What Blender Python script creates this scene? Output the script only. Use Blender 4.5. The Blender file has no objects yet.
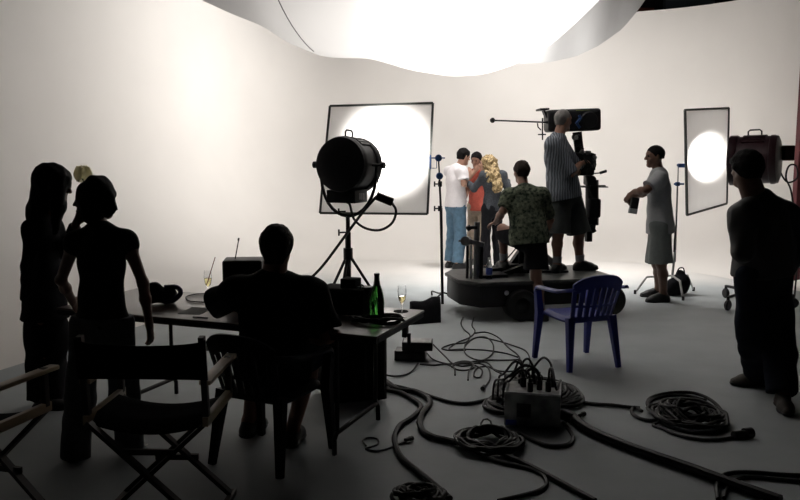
import bpy, bmesh, math, random
import numpy as np
from mathutils import Vector, Matrix
random.seed(7)
PI = math.pi
SC = bpy.context.scene
COL = SC.collection
# ------------------------------------------------------------------ camera
CAM_H, FPX, PITCH = 1.78, 800.0, math.atan(100 / 800)
CP, SP = math.cos(PITCH), math.sin(PITCH)

def ray(px, py):
    a, b = (px - 400) / FPX, (250 - py) / FPX
    return Vector((a, CP + b * SP, -SP + b * CP))

def W(px, py, Y):                       # world point seen at a photo pixel, Y metres ahead
    r = ray(px, py)
    t = Y / r.y
    return Vector((r.x * t, Y, CAM_H + r.z * t))

def G(px, py, z=0.0):                   # world point seen at a photo pixel, on the level z
    r = ray(px, py)
    t = (z - CAM_H) / r.z
    return Vector((r.x * t, r.y * t, z))

# ------------------------------------------------------------------ materials
def mat(name, col, rough=0.6, metal=0.0, var=0.12, scale=30.0, bump=0.0, spec=0.5, col2=None, trans=0.0):
    m = bpy.data.materials.new(name)
    m.use_nodes = True
    nt = m.node_tree
    b = nt.nodes['Principled BSDF']
    tc = nt.nodes.new('ShaderNodeTexCoord')
    nz = nt.nodes.new('ShaderNodeTexNoise')
    nz.inputs['Scale'].default_value = scale
    nz.inputs['Detail'].default_value = 4
    nt.links.new(tc.outputs['Object'], nz.inputs['Vector'])
    cr = nt.nodes.new('ShaderNodeValToRGB')
    c2 = col2 or tuple(c * (1 - var) for c in col)
    c1 = col if col2 else tuple(min(1, c * (1 + var)) for c in col)
    cr.color_ramp.elements[0].color = (*c2, 1)
    cr.color_ramp.elements[1].color = (*c1, 1)
    cr.color_ramp.elements[0].position = 0.35
    cr.color_ramp.elements[1].position = 0.65
    nt.links.new(nz.outputs['Fac'], cr.inputs['Fac'])
    nt.links.new(cr.outputs['Color'], b.inputs['Base Color'])
    b.inputs['Roughness'].default_value = rough
    b.inputs['Metallic'].default_value = metal
    b.inputs['Specular IOR Level'].default_value = spec
    if trans:
        b.inputs['Transmission Weight'].default_value = trans
    if bump:
        bp = nt.nodes.new('ShaderNodeBump')
        bp.inputs['Strength'].default_value = bump
        bp.inputs['Distance'].default_value = 0.01
        nt.links.new(nz.outputs['Fac'], bp.inputs['Height'])
        nt.links.new(bp.outputs['Normal'], b.inputs['Normal'])
    return m

def stripe_mat(name, c1, c2, scale=55):
    m = mat(name, c1, 0.85)
    nt = m.node_tree
    b = nt.nodes['Principled BSDF']
    tc = nt.nodes.new('ShaderNodeTexCoord')
    wv = nt.nodes.new('ShaderNodeTexWave')
    wv.bands_direction = 'X'
    wv.inputs['Scale'].default_value = scale / 6.28
    wv.inputs['Distortion'].default_value = 3.0
    cr = nt.nodes.new('ShaderNodeValToRGB')
    cr.color_ramp.elements[0].color = (*c1, 1)
    cr.color_ramp.elements[1].color = (*c2, 1)
    cr.color_ramp.elements[0].position = 0.4
    cr.color_ramp.elements[1].position = 0.6
    nt.links.new(tc.outputs['Object'], wv.inputs['Vector'])
    nt.links.new(wv.outputs['Fac'], cr.inputs['Fac'])
    nt.links.new(cr.outputs['Color'], b.inputs['Base Color'])
    return m

def glass_mat(name, col, rough=0.02, ior=1.45):
    m = bpy.data.materials.new(name)
    m.use_nodes = True
    b = m.node_tree.nodes['Principled BSDF']
    b.inputs['Base Color'].default_value = (*col, 1)
    b.inputs['Roughness'].default_value = rough
    b.inputs['IOR'].default_value = ior
    b.inputs['Transmission Weight'].default_value = 1.0
    return m

def sheet_mat(name, col, tcol, mix=0.6, fold=0.0):        # thin cloth that lets light through
    m = bpy.data.materials.new(name)
    m.use_nodes = True
    nt = m.node_tree
    nt.nodes.clear()
    out = nt.nodes.new('ShaderNodeOutputMaterial')
    d = nt.nodes.new('ShaderNodeBsdfDiffuse')
    t = nt.nodes.new('ShaderNodeBsdfTranslucent')
    mx = nt.nodes.new('ShaderNodeMixShader')
    tc = nt.nodes.new('ShaderNodeTexCoord')
    nz = nt.nodes.new('ShaderNodeTexNoise')
    nz.inputs['Scale'].default_value = 3.0
    cr = nt.nodes.new('ShaderNodeValToRGB')
    cr.color_ramp.elements[0].color = (*[c * 0.93 for c in col], 1)
    cr.color_ramp.elements[1].color = (*col, 1)
    nt.links.new(tc.outputs['Object'], nz.inputs['Vector'])
    nt.links.new(nz.outputs['Fac'], cr.inputs['Fac'])
    nt.links.new(cr.outputs['Color'], d.inputs['Color'])
    t.inputs['Color'].default_value = (*tcol, 1)
    mx.inputs['Fac'].default_value = mix
    nt.links.new(d.outputs[0], mx.inputs[1])
    nt.links.new(t.outputs[0], mx.inputs[2])
    nt.links.new(mx.outputs[0], out.inputs['Surface'])
    return m

M = {}
M['cyc'] = mat('cyclorama paint', (0.84, 0.81, 0.775), 0.75, var=0.015, scale=1.2)
M['floor'] = mat('scuffed stage floor with light falloff', (0.405, 0.435, 0.445), 0.6, var=0.05, scale=2.5, spec=0.1)
def paint_floor_falloff(m):                     # cove paint edge; its soft fade to grey also puts light falloff in the colour
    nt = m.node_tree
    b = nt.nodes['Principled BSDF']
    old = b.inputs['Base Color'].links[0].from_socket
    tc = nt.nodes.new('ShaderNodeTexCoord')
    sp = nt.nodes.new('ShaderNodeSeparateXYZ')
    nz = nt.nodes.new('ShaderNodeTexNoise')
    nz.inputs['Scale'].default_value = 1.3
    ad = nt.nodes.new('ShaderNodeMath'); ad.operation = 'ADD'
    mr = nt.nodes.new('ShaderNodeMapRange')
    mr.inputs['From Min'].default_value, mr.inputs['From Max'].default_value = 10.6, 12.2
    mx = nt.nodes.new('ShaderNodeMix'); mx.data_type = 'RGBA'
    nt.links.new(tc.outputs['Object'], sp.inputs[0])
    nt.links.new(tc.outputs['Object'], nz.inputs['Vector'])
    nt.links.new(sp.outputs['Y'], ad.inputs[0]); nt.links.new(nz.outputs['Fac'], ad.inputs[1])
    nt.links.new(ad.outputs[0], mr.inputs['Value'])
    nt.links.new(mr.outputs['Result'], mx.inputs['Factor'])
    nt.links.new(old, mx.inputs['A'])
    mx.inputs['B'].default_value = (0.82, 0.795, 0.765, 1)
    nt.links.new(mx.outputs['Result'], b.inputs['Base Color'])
paint_floor_falloff(M['floor'])
M['dark'] = mat('dark stage paint', (0.012, 0.013, 0.015), 0.9)
M['slate'] = mat('slate panel', (0.07, 0.085, 0.10), 0.8)
M['brick'] = mat('red brown panel', (0.18, 0.05, 0.03), 0.8)
M['maroon'] = mat('maroon edge paint', (0.09, 0.012, 0.018), 0.7)
M['silk'] = sheet_mat('overhead silk', (0.72, 0.71, 0.72), (0.92, 0.90, 0.88), 0.5)
M['diff'] = sheet_mat('diffusion cloth', (0.92, 0.90, 0.88), (0.95, 0.93, 0.91), 0.5)
M['seam'] = mat('seam thread', (0.22, 0.2, 0.22), 0.9)
M['black'] = mat('black painted metal', (0.012, 0.012, 0.014), 0.45, spec=0.22)
M['blackm'] = mat('black matte', (0.008, 0.008, 0.009), 0.9, spec=0.1)
M['rubber'] = mat('black rubber', (0.008, 0.008, 0.009), 0.5, spec=0.35)
M['cablem'] = mat('cable rubber', (0.006, 0.006, 0.007), 0.55, spec=0.3)
M['maroonm'] = mat('dark maroon enamel', (0.030, 0.010, 0.014), 0.38)
M['chrome'] = mat('brushed steel', (0.5, 0.5, 0.5), 0.3, 1.0)
M['steel'] = mat('dull grey steel', (0.20, 0.20, 0.20), 0.4, 0.8)
M['bluesteel'] = mat('blue anodised metal', (0.02, 0.06, 0.17), 0.4, 0.3)
M['fgrey'] = mat('frame grey tube', (0.06, 0.065, 0.06), 0.45, 0.4)
M['wood'] = mat('lit ash wood', (0.36, 0.27, 0.17), 0.35, scale=8)  # armrests and rails: the light they catch is put into a paler wood colour
M['woodd'] = mat('dark varnished wood', (0.03, 0.022, 0.016), 0.5, scale=8)
M['canvas'] = mat('black canvas', (0.006, 0.006, 0.007), 0.97, bump=0.1, scale=300, spec=0.04)
M['tabletop'] = mat('brown laminate', (0.060, 0.038, 0.028), 0.30, var=0.2, scale=6, spec=0.4)
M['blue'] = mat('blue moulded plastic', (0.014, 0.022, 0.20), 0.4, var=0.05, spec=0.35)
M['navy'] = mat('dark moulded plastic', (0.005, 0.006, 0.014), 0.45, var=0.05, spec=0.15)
M['bottle'] = glass_mat('green bottle glass', (0.06, 0.30, 0.05))
M['glass'] = glass_mat('clear glass', (0.97, 0.97, 0.97), 0.0, 1.2)
M['wine'] = glass_mat('pale sparkling wine', (0.95, 0.85, 0.45), 0.0, 1.2)
M['water'] = glass_mat('water bottle plastic', (0.85, 0.92, 0.97), 0.05, 1.2)
M['foil'] = mat('black foil', (0.02, 0.018, 0.012), 0.3, 0.5)
M['paper'] = mat('white paper', (0.7, 0.7, 0.68), 0.8)
M['bluelabel'] = mat('blue label', (0.05, 0.09, 0.45), 0.5)
M['greybox'] = mat('worn grey paint', (0.34, 0.345, 0.335), 0.5, scale=12, var=0.3)
M['screen'] = mat('dead screen glass', (0.006, 0.007, 0.008), 0.15)
M['straw'] = mat('red straw', (0.25, 0.06, 0.05), 0.5)
M['petal'] = sheet_mat('cream petals', (0.95, 0.9, 0.68), (1.0, 0.95, 0.74), 0.75)
M['leaf'] = mat('green stem', (0.05, 0.12, 0.03), 0.7)
M['lens'] = glass_mat('lens glass', (0.9, 0.9, 0.9), 0.05)
M['skin'] = mat('skin light', (0.42, 0.235, 0.165), 0.55, var=0.06)
M['skint'] = mat('skin tan', (0.25, 0.13, 0.09), 0.55, var=0.06)
M['skind'] = mat('skin deep tan', (0.15, 0.075, 0.05), 0.55, var=0.06)
M['eyew'] = mat('eye', (0.05, 0.035, 0.03), 0.2)
M['lip'] = mat('lip', (0.3, 0.1, 0.09), 0.5)
M['hairk'] = mat('black hair', (0.007, 0.006, 0.006), 0.75, bump=0.6, scale=120, spec=0.12)
M['hairb'] = mat('brown hair', (0.020, 0.013, 0.010), 0.75, bump=0.6, scale=120, spec=0.12)
M['hairg'] = mat('grey cropped hair', (0.14, 0.13, 0.125), 0.7, bump=0.6, scale=200)
M['blond'] = mat('blonde curls', (0.48, 0.36, 0.19), 0.65, scale=45, bump=1.0, col2=(0.13, 0.085, 0.04), spec=0.2)
M['tee'] = mat('white cotton', (0.80, 0.76, 0.78), 0.9, var=0.03)
M['greytee'] = mat('pale grey cotton', (0.34, 0.35, 0.36), 0.9, var=0.05)
M['greyshort'] = mat('grey green twill', (0.17, 0.19, 0.185), 0.9, var=0.06)
M['jean'] = mat('blue denim', (0.085, 0.16, 0.235), 0.9, var=0.15, scale=18)
M['khaki'] = mat('khaki cotton', (0.33, 0.26, 0.20), 0.9)
M['orange'] = mat('orange red cotton', (0.40, 0.075, 0.05), 0.85)
M['blackcl'] = mat('black cloth', (0.009, 0.009, 0.011), 0.95, spec=0.1)
M['charcl'] = mat('charcoal patterned cloth', (0.045, 0.05, 0.06), 0.9, scale=50, col2=(0.02, 0.024, 0.03))
M['camo'] = mat('green leaf print cotton', (0.135, 0.15, 0.105), 0.9, scale=30, col2=(0.012, 0.02, 0.015), spec=0.1)
M['stripe'] = stripe_mat('grey striped shirt', (0.055, 0.064, 0.078), (0.17, 0.19, 0.22), 70)
M['darksh'] = mat('dark grey green shorts', (0.03, 0.036, 0.035), 0.9)
M['jacket'] = mat('dark grey nylon', (0.030, 0.030, 0.030), 0.65, var=0.15, scale=12)
M['navycl'] = mat('navy denim', (0.012, 0.016, 0.026), 0.9, spec=0.1)
M['darkshirt'] = mat('dark shirt cotton', (0.012, 0.013, 0.014), 0.95, spec=0.1)
M['darktop'] = mat('dark olive top', (0.012, 0.013, 0.012), 0.95, spec=0.1)
M['greytrous'] = mat('grey trousers', (0.085, 0.09, 0.092), 0.95, spec=0.1)
M['shoe'] = mat('black shoe leather', (0.010, 0.010, 0.011), 0.5)
M['shoebr'] = mat('brown grey shoe', (0.055, 0.045, 0.038), 0.7)
M['sock'] = mat('grey sock', (0.33, 0.33, 0.34), 0.9)
M['purple'] = mat('purple lining', (0.03, 0.02, 0.09), 0.6)

# ------------------------------------------------------------------ mesh helpers
def NB():
    return bmesh.new()

def add_box(bm, c, size, rot=None, bev=0.0, seg=2):
    r = bmesh.ops.create_cube(bm, size=1.0)
    vs = r['verts']
    mx = Matrix.Translation(Vector(c)) @ (rot.to_4x4() if rot else Matrix.Identity(4)) @ Matrix.Diagonal((*size, 1))
    bmesh.ops.transform(bm, matrix=mx, verts=vs)
    if bev:
        es = list({e for v in vs for e in v.link_edges})
        bmesh.ops.bevel(bm, geom=es, offset=bev, segments=seg, profile=0.6, affect='EDGES')
    return bm

def rz(a):
    return Matrix.Rotation(a, 3, 'Z')

def catmull(pts, n=6):
    pts = [Vector(p) for p in pts]
    if len(pts) < 3 or n < 2:
        return pts
    out = []
    for i in range(len(pts) - 1):
        p0 = pts[i - 1] if i else pts[0] * 2 - pts[1]
        p1, p2 = pts[i], pts[i + 1]
        p3 = pts[i + 2] if i + 2 < len(pts) else pts[-1] * 2 - pts[-2]
        for k in range(n):
            t = k / n
            out.append(0.5 * ((2 * p1) + (p2 - p0) * t + (2 * p0 - 5 * p1 + 4 * p2 - p3) * t * t + (3 * p1 - p0 - 3 * p2 + p3) * t ** 3))
    out.append(pts[-1])
    return out

def add_tube(bm, pts, r, n=8, r2=None, smooth=0, caps=True):
    pts = catmull(pts, smooth) if smooth else [Vector(p) for p in pts]
    N = len(pts)
    rings = []
    up = None
    for i, p in enumerate(pts):
        t = (pts[min(i + 1, N - 1)] - pts[max(i - 1, 0)])
        if t.length < 1e-9:
            t = Vector((0, 0, 1))
        t.normalize()
        if up is None:
            up = Vector((0, 0, 1)) if abs(t.z) < 0.9 else Vector((1, 0, 0))
        up = up - t * up.dot(t)
        if up.length < 1e-6:
            up = t.orthogonal()
        up.normalize()
        s = t.cross(up)
        rr = r if r2 is None else r + (r2 - r) * i / (N - 1)
        rings.append([bm.verts.new(p + (up * math.cos(2 * PI * k / n) + s * math.sin(2 * PI * k / n)) * rr) for k in range(n)])
    for a, b in zip(rings, rings[1:]):
        for k in range(n):
            bm.faces.new((a[k], a[(k + 1) % n], b[(k + 1) % n], b[k]))
    if caps:
        bm.faces.new(rings[0][::-1])
        bm.faces.new(rings[-1])
    return bm

def add_bar(bm, a, b, w, h, up=Vector((0, 0, 1)), w2=None, h2=None):      # rectangular bar a -> b
    a, b = Vector(a), Vector(b)
    t = (b - a).normalized()
    s = t.cross(Vector(up))
    if s.length < 1e-5:
        s = t.orthogonal()
    s.normalize()
    u = s.cross(t)
    w2 = w if w2 is None else w2
    h2 = h if h2 is None else h2
    R = []
    for p, ww, hh in ((a, w, h), (b, w2, h2)):
        R.append([bm.verts.new(p + s * x * ww / 2 + u * y * hh / 2) for x, y in ((-1, -1), (1, -1), (1, 1), (-1, 1))])
    for k in range(4):
        bm.faces.new((R[0][k], R[0][(k + 1) % 4], R[1][(k + 1) % 4], R[1][k]))
    bm.faces.new(R[0][::-1])
    bm.faces.new(R[1])
    return bm

def add_lathe(bm, prof, mx=None, n=32):           # profile of (radius, height) round local z
    mx = mx or Matrix.Identity(4)
    rings = []
    for r, z in prof:
        if r < 1e-6:
            rings.append([bm.verts.new(mx @ Vector((0, 0, z)))])
        else:
            rings.append([bm.verts.new(mx @ Vector((r * math.cos(2 * PI * k / n), r * math.sin(2 * PI * k / n), z))) for k in range(n)])
    for a, b in zip(rings, rings[1:]):
        for k in range(n):
            k2 = (k + 1) % n
            if len(a) == 1 and len(b) == 1:
                continue
            if len(a) == 1:
                bm.faces.new((a[0], b[k2], b[k]))
            elif len(b) == 1:
                bm.faces.new((a[k], a[k2], b[0]))
            else:
                bm.faces.new((a[k], a[k2], b[k2], b[k]))
    return bm

def add_sheet(bm, grid):                          # rows of points -> quads
    R = [[bm.verts.new(p) for p in row] for row in grid]
    for a, b in zip(R, R[1:]):
        for k in range(len(a) - 1):
            bm.faces.new((a[k], a[k + 1], b[k + 1], b[k]))
    return bm

def add_slab(bm, grid, th, axis):                 # rows of points thickened along axis
    ax = Vector(axis) * th
    n, m = len(grid), len(grid[0])
    A = [[bm.verts.new(Vector(p) + ax * 0.5) for p in row] for row in grid]
    B = [[bm.verts.new(Vector(p) - ax * 0.5) for p in row] for row in grid]
    for i in range(n - 1):
        for k in range(m - 1):
            bm.faces.new((A[i][k], A[i][k + 1], A[i + 1][k + 1], A[i + 1][k]))
            bm.faces.new((B[i][k], B[i + 1][k], B[i + 1][k + 1], B[i][k + 1]))
    for k in range(m - 1):
        bm.faces.new((A[0][k + 1], A[0][k], B[0][k], B[0][k + 1]))
        bm.faces.new((A[-1][k], A[-1][k + 1], B[-1][k + 1], B[-1][k]))
    for i in range(n - 1):
        bm.faces.new((A[i][0], A[i + 1][0], B[i + 1][0], B[i][0]))
        bm.faces.new((A[i + 1][-1], A[i][-1], B[i][-1], B[i + 1][-1]))
    return bm

def obj(name, bm, m, parent=None, world=False, smooth=True):
    bmesh.ops.recalc_face_normals(bm, faces=bm.faces)
    if world and parent is not None:
        mw = Matrix.Translation(root_loc(parent))
        bmesh.ops.transform(bm, matrix=mw.inverted(), verts=bm.verts)
    me = bpy.data.meshes.new(name)
    bm.to_mesh(me)
    bm.free()
    if smooth:
        me.shade_smooth()
        try:
            me.set_sharp_from_angle(angle=math.radians(38))
        except Exception:
            pass
    me.materials.append(m)
    o = bpy.data.objects.new(name, me)
    COL.objects.link(o)
    if parent is not None:
        o.parent = parent
    return o

def root_loc(o):
    while o.parent is not None:
        o = o.parent
    return o.location.copy()

def tag(o, label, cat, group=None, kind=None):
    o['label'] = label
    o['category'] = cat
    if group:
        o['group'] = group
    if kind:
        o['kind'] = kind
    return o

def thing(name, label, cat, loc=(0, 0, 0), yaw=0.0, group=None):
    o = bpy.data.objects.new(name, None)
    o.empty_display_size = 0.1
    COL.objects.link(o)
    o.location = loc
    o.rotation_euler = (0, 0, yaw)
    return tag(o, label, cat, group)

def solo(name, bm, m, label, cat, base, group=None):      # a thing that is one mesh, built in world points
    base = Vector(base)
    bmesh.ops.transform(bm, matrix=Matrix.Translation(-base), verts=bm.verts)
    o = obj(name, bm, m)
    o.location = base
    return tag(o, label, cat, group)

def struct(name, bm, m, smooth=False):
    o = obj(name, bm, m, smooth=smooth)
    o['kind'] = 'structure'
    return o
LIGHT = dict(silk=110,cl=460,cm=650,exp=0,f1=1500,f2=2600,sb=950,cr=150)
# ------------------------------------------------------------------ setting
RB = 9.5
bm = NB(); add_sheet(bm, [[Vector((-RB, -5, 0)), Vector((RB, -5, 0))], [Vector((-RB, 19, 0)), Vector((RB, 19, 0))]])
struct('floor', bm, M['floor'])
CEIL = 8.0
bm = NB(); add_box(bm, (0, 7, CEIL + 0.1), (2 * RB, 24, 0.2)); struct('ceiling', bm, M['dark'])
bm = NB(); add_box(bm, (0, 19.1, 4), (2 * RB, 0.2, 8)); struct('wall_north', bm, M['dark'])
bm = NB(); add_box(bm, (0, -5.1, 4), (2 * RB, 0.2, 8)); struct('wall_south', bm, M['dark'])
bm = NB(); add_box(bm, (-RB - 0.1, 7, 4), (0.2, 24, 8)); struct('wall_west', bm, M['dark'])
bm = NB(); add_box(bm, (RB + 0.1, 7, 4), (0.2, 24, 8)); struct('wall_east', bm, M['dark'])

# the white infinity cove: plan path from left front round both corners, cove to the floor
def round_corner(a, c, b, r, n=10):
    a, c, b = Vector(a), Vector(c), Vector(b)
    u, v = (a - c).normalized(), (b - c).normalized()
    p, q = c + u * r, c + v * r
    return [(1 - t) ** 2 * p + 2 * t * (1 - t) * c + t * t * q for t in [i / n for i in range(n + 1)]]
LF, LC, RC, RF = Vector((-6.6, 3.0)), Vector((-2.25, 14.9)), Vector((4.95, 14.9)), Vector((7.35, 9.85))
plan = [LF + (LC - LF) * t for t in (0, 0.25, 0.5, 0.7)]
plan += round_corner(LF, LC, RC, 1.7)
plan += [LC.lerp(RC, t) for t in (0.4, 0.6)]
plan += round_corner(LC, RC, RF, 2.2)
plan += [RC.lerp(RF, t) for t in (0.6, 0.8, 1.0)]
COVE_R, CYC_H = 2.0, 4.22
grid = []
for i, p in enumerate(plan):
    a, b = plan[max(i - 1, 0)], plan[min(i + 1, len(plan) - 1)]
    t = (b - a).normalized()
    nrm = Vector((t.y, -t.x))               # towards the room
    row = []
    for k in range(11):
        ang = PI / 2 * k / 10
        off = COVE_R * (1 - math.sin(ang))
        row.append(Vector((p.x + nrm.x * off, p.y + nrm.y * off, COVE_R * (1 - math.cos(ang)) + 0.003)))
    row += [Vector((p.x, p.y, z)) for z in (2.3, 2.8, 3.4, CYC_H)]
    row += [Vector((p.x - nrm.x * 0.18, p.y - nrm.y * 0.18, z)) for z in (CYC_H, 0.0)]
    grid.append(row)
bm = NB(); add_sheet(bm, grid)
o = struct('wall_back', bm, M['cyc'], smooth=True)
# maroon post at the right edge of the picture
bm = NB(); add_box(bm, (W(801.5, 150, 10.6).x, 10.6, 2.1), (0.12, 0.12, 4.2), bev=0.01); struct('trim_1', bm, M['maroon'])
# things above the wall at the back
bm = NB()
a, b = W(666, 0, 17.5), W(714, 24, 17.5)
add_box(bm, ((a.x + b.x) / 2, 17.6, 2.95), (b.x - a.x, 0.2, 5.9), bev=0.01)
solo('acoustic_panel', bm, M['slate'], 'slate grey panel behind the white curved wall, top right corner', 'panel', ((a.x + b.x) / 2, 17.6, 0))
bm = NB()
a, b = W(634, 16, 17.2), W(653, 20, 17.2)
add_box(bm, ((a.x + b.x) / 2, 17.2, 2.36), (b.x - a.x, 0.12, 4.72), bev=0.01)
solo('set_flat', bm, M['brick'], 'red brown set flat whose edge peeks above the white wall beside the hanging silk', 'panel', ((a.x + b.x) / 2, 17.2, 0))

# ------------------------------------------------------------------ overhead silk
def interp(xs, ys, x):
    return float(np.interp(x, xs, ys))
def smooth_arr(f, xs):
    return [0.25 * f(x - 9) + 0.5 * f(x) + 0.25 * f(x + 9) for x in xs]
silk = thing('overhead_silk', 'large white silk sheet billowing below the studio ceiling over the set', 'silk', (W(430, 60, 9).x, 9.0, 2.55))
cx = [120, 200, 235, 262, 285, 320, 345, 370, 410, 450, 490, 520, 550, 575, 600, 640, 700]
cy = [-40, -2, 14, 24, 41, 55, 57, 57, 69, 76, 73, 62, 46, 24, 0, -50, -120]
xs = [120 + 8 * i for i in range(74)]
ysm = smooth_arr(lambda x: interp(cx, cy, x), xs)
grid = []
for j in range(31):
    y = 6.8 + 3.5 * j / 30
    t = (y - 9.0) / 2.5
    row = []
    for x, c in zip(xs, ysm):
        p = W(x, c, 9.0)
        fold = 0.03 * math.sin(x * 0.11 + 3.1 * t) * math.cos(t * 3 + x * 0.02)
        row.append(Vector((p.x * (1 + 0.10 * t), y, p.z + (1.15 if t > 0 else 1.6) * t * t + fold * abs(t))))
    grid.append(row)
bm = NB(); add_sheet(bm, grid)
sheet = obj('silk_sheet', bm, M['silk'], silk, world=True)
seam = NB()
add_tube(seam, [grid[j][int(c_)].lerp(grid[j][int(c_) + 1], c_ % 1) + Vector((0, 0, -0.004)) for j, c_ in [(j, 18 + (j - 3) * 0.42) for j in range(3, 19)]], 0.005, 5)
obj('seam', seam, M['seam'], sheet, world=True)
# right hand side of the silk behind the belly, its shade put into greyer cloth
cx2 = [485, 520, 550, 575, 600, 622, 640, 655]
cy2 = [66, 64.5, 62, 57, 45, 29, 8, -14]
grid = []
for i in range(12):
    v = i / 11
    row = []
    for k in range(25):
        x = 485 + 170 * k / 24
        c = interp(cx2, cy2, x)
        p = W(x, c, 10.4)
        row.append(Vector((p.x + 0.25 * v, 10.4 - 0.35 * v + 0.03 * math.sin(k * 0.9), p.z + 1.5 * v * (0.35 + 0.65 * k / 24) + 0.9 * v)))
    grid.append(row)
bm = NB(); add_sheet(bm, grid)
obj('silk_side', bm, sheet_mat('shaded silk side', (0.66, 0.66, 0.67), (0.66, 0.66, 0.66), 0.38), silk, world=True)

# ------------------------------------------------------------------ lights
LCOL = (1, .965, .93)
def spot(name, loc, target, energy, size_deg, blend=0.6, radius=0.3, col=(1, 0.965, 0.93)):
    l = bpy.data.lights.new(name, 'SPOT')
    l.energy, l.spot_size, l.spot_blend, l.shadow_soft_size, l.color = energy, math.radians(size_deg), blend, radius, col
    o = bpy.data.objects.new(name, l)
    COL.objects.link(o)
    o.location = loc
    o.rotation_euler = (Vector(target) - Vector(loc)).to_track_quat('-Z', 'Y').to_euler()
    return o
def area(name, loc, target, energy, sx, sy, col=(1, 0.965, 0.93), spread=180):
    l = bpy.data.lights.new(name, 'AREA')
    l.shape, l.size, l.size_y, l.energy, l.color, l.spread = 'RECTANGLE', sx, sy, energy, col, math.radians(spread)
    o = bpy.data.objects.new(name, l)
    COL.objects.link(o)
    o.location = loc
    o.rotation_euler = (Vector(target) - Vector(loc)).to_track_quat('-Z', 'Y').to_euler()
    return o
area('light_silk', (0.85, 8.45, 4.3), (0.85, 8.45, 0), LIGHT['silk'], 2.2, 1.2, spread=160)
spot('light_cove_left', (0.1, 11.5, 3.55), (-4.0, 12.0, 3.3), LIGHT['cl'], 130, 1.0, 0.3, LCOL)  # unseen spot added to wash the left cove wall
spot('light_cove_right', (2.0, 11.5, 3.4), (4.3, 14.7, 3.4), LIGHT['cr'], 110, 1.0, 0.3, LCOL)  # added out of view to lift the right wall
spot('light_cove_middle', (1.7, 11.2, 5.6), (1.5, 13.6, 0.9), LIGHT['cm'], 125, 1.0, 0.4, LCOL)  # unseen wash added for the back wall and the floor below it
spot('light_floor_fill', (1.0, 10.9, 4.6), (2.3, 9.9, 0), LIGHT['sb'], 84, 1.0, 0.6, LCOL)  # added unseen lamp that brightens the floor round the dolly
w = bpy.data.worlds.new('stage dark')
SC.world = w
w.use_nodes = True
w.node_tree.nodes['Background'].inputs[0].default_value = (0.6, 0.75, 0.8, 1)
w.node_tree.nodes['Background'].inputs[1].default_value = 0.0

cam = bpy.data.cameras.new('camera')
cam.sensor_width, cam.lens = 36.0, 36.0
cam.clip_start = 0.05
co = bpy.data.objects.new('camera', cam)
COL.objects.link(co)
co.location = (0, 0, CAM_H)
co.rotation_euler = (PI / 2 - PITCH, 0, 0)
SC.camera = co
SC.view_settings.view_transform = 'Standard'
SC.view_settings.look = 'None'
SC.view_settings.gamma = 1.0
SC.view_settings.exposure = LIGHT['exp']
SC.view_settings.use_curve_mapping = False
# ------------------------------------------------------------------ people: blended distance fields -> one continuous mesh
def A3(v):
    return np.array((v[0], v[1], v[2]), dtype=np.float64)

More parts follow.
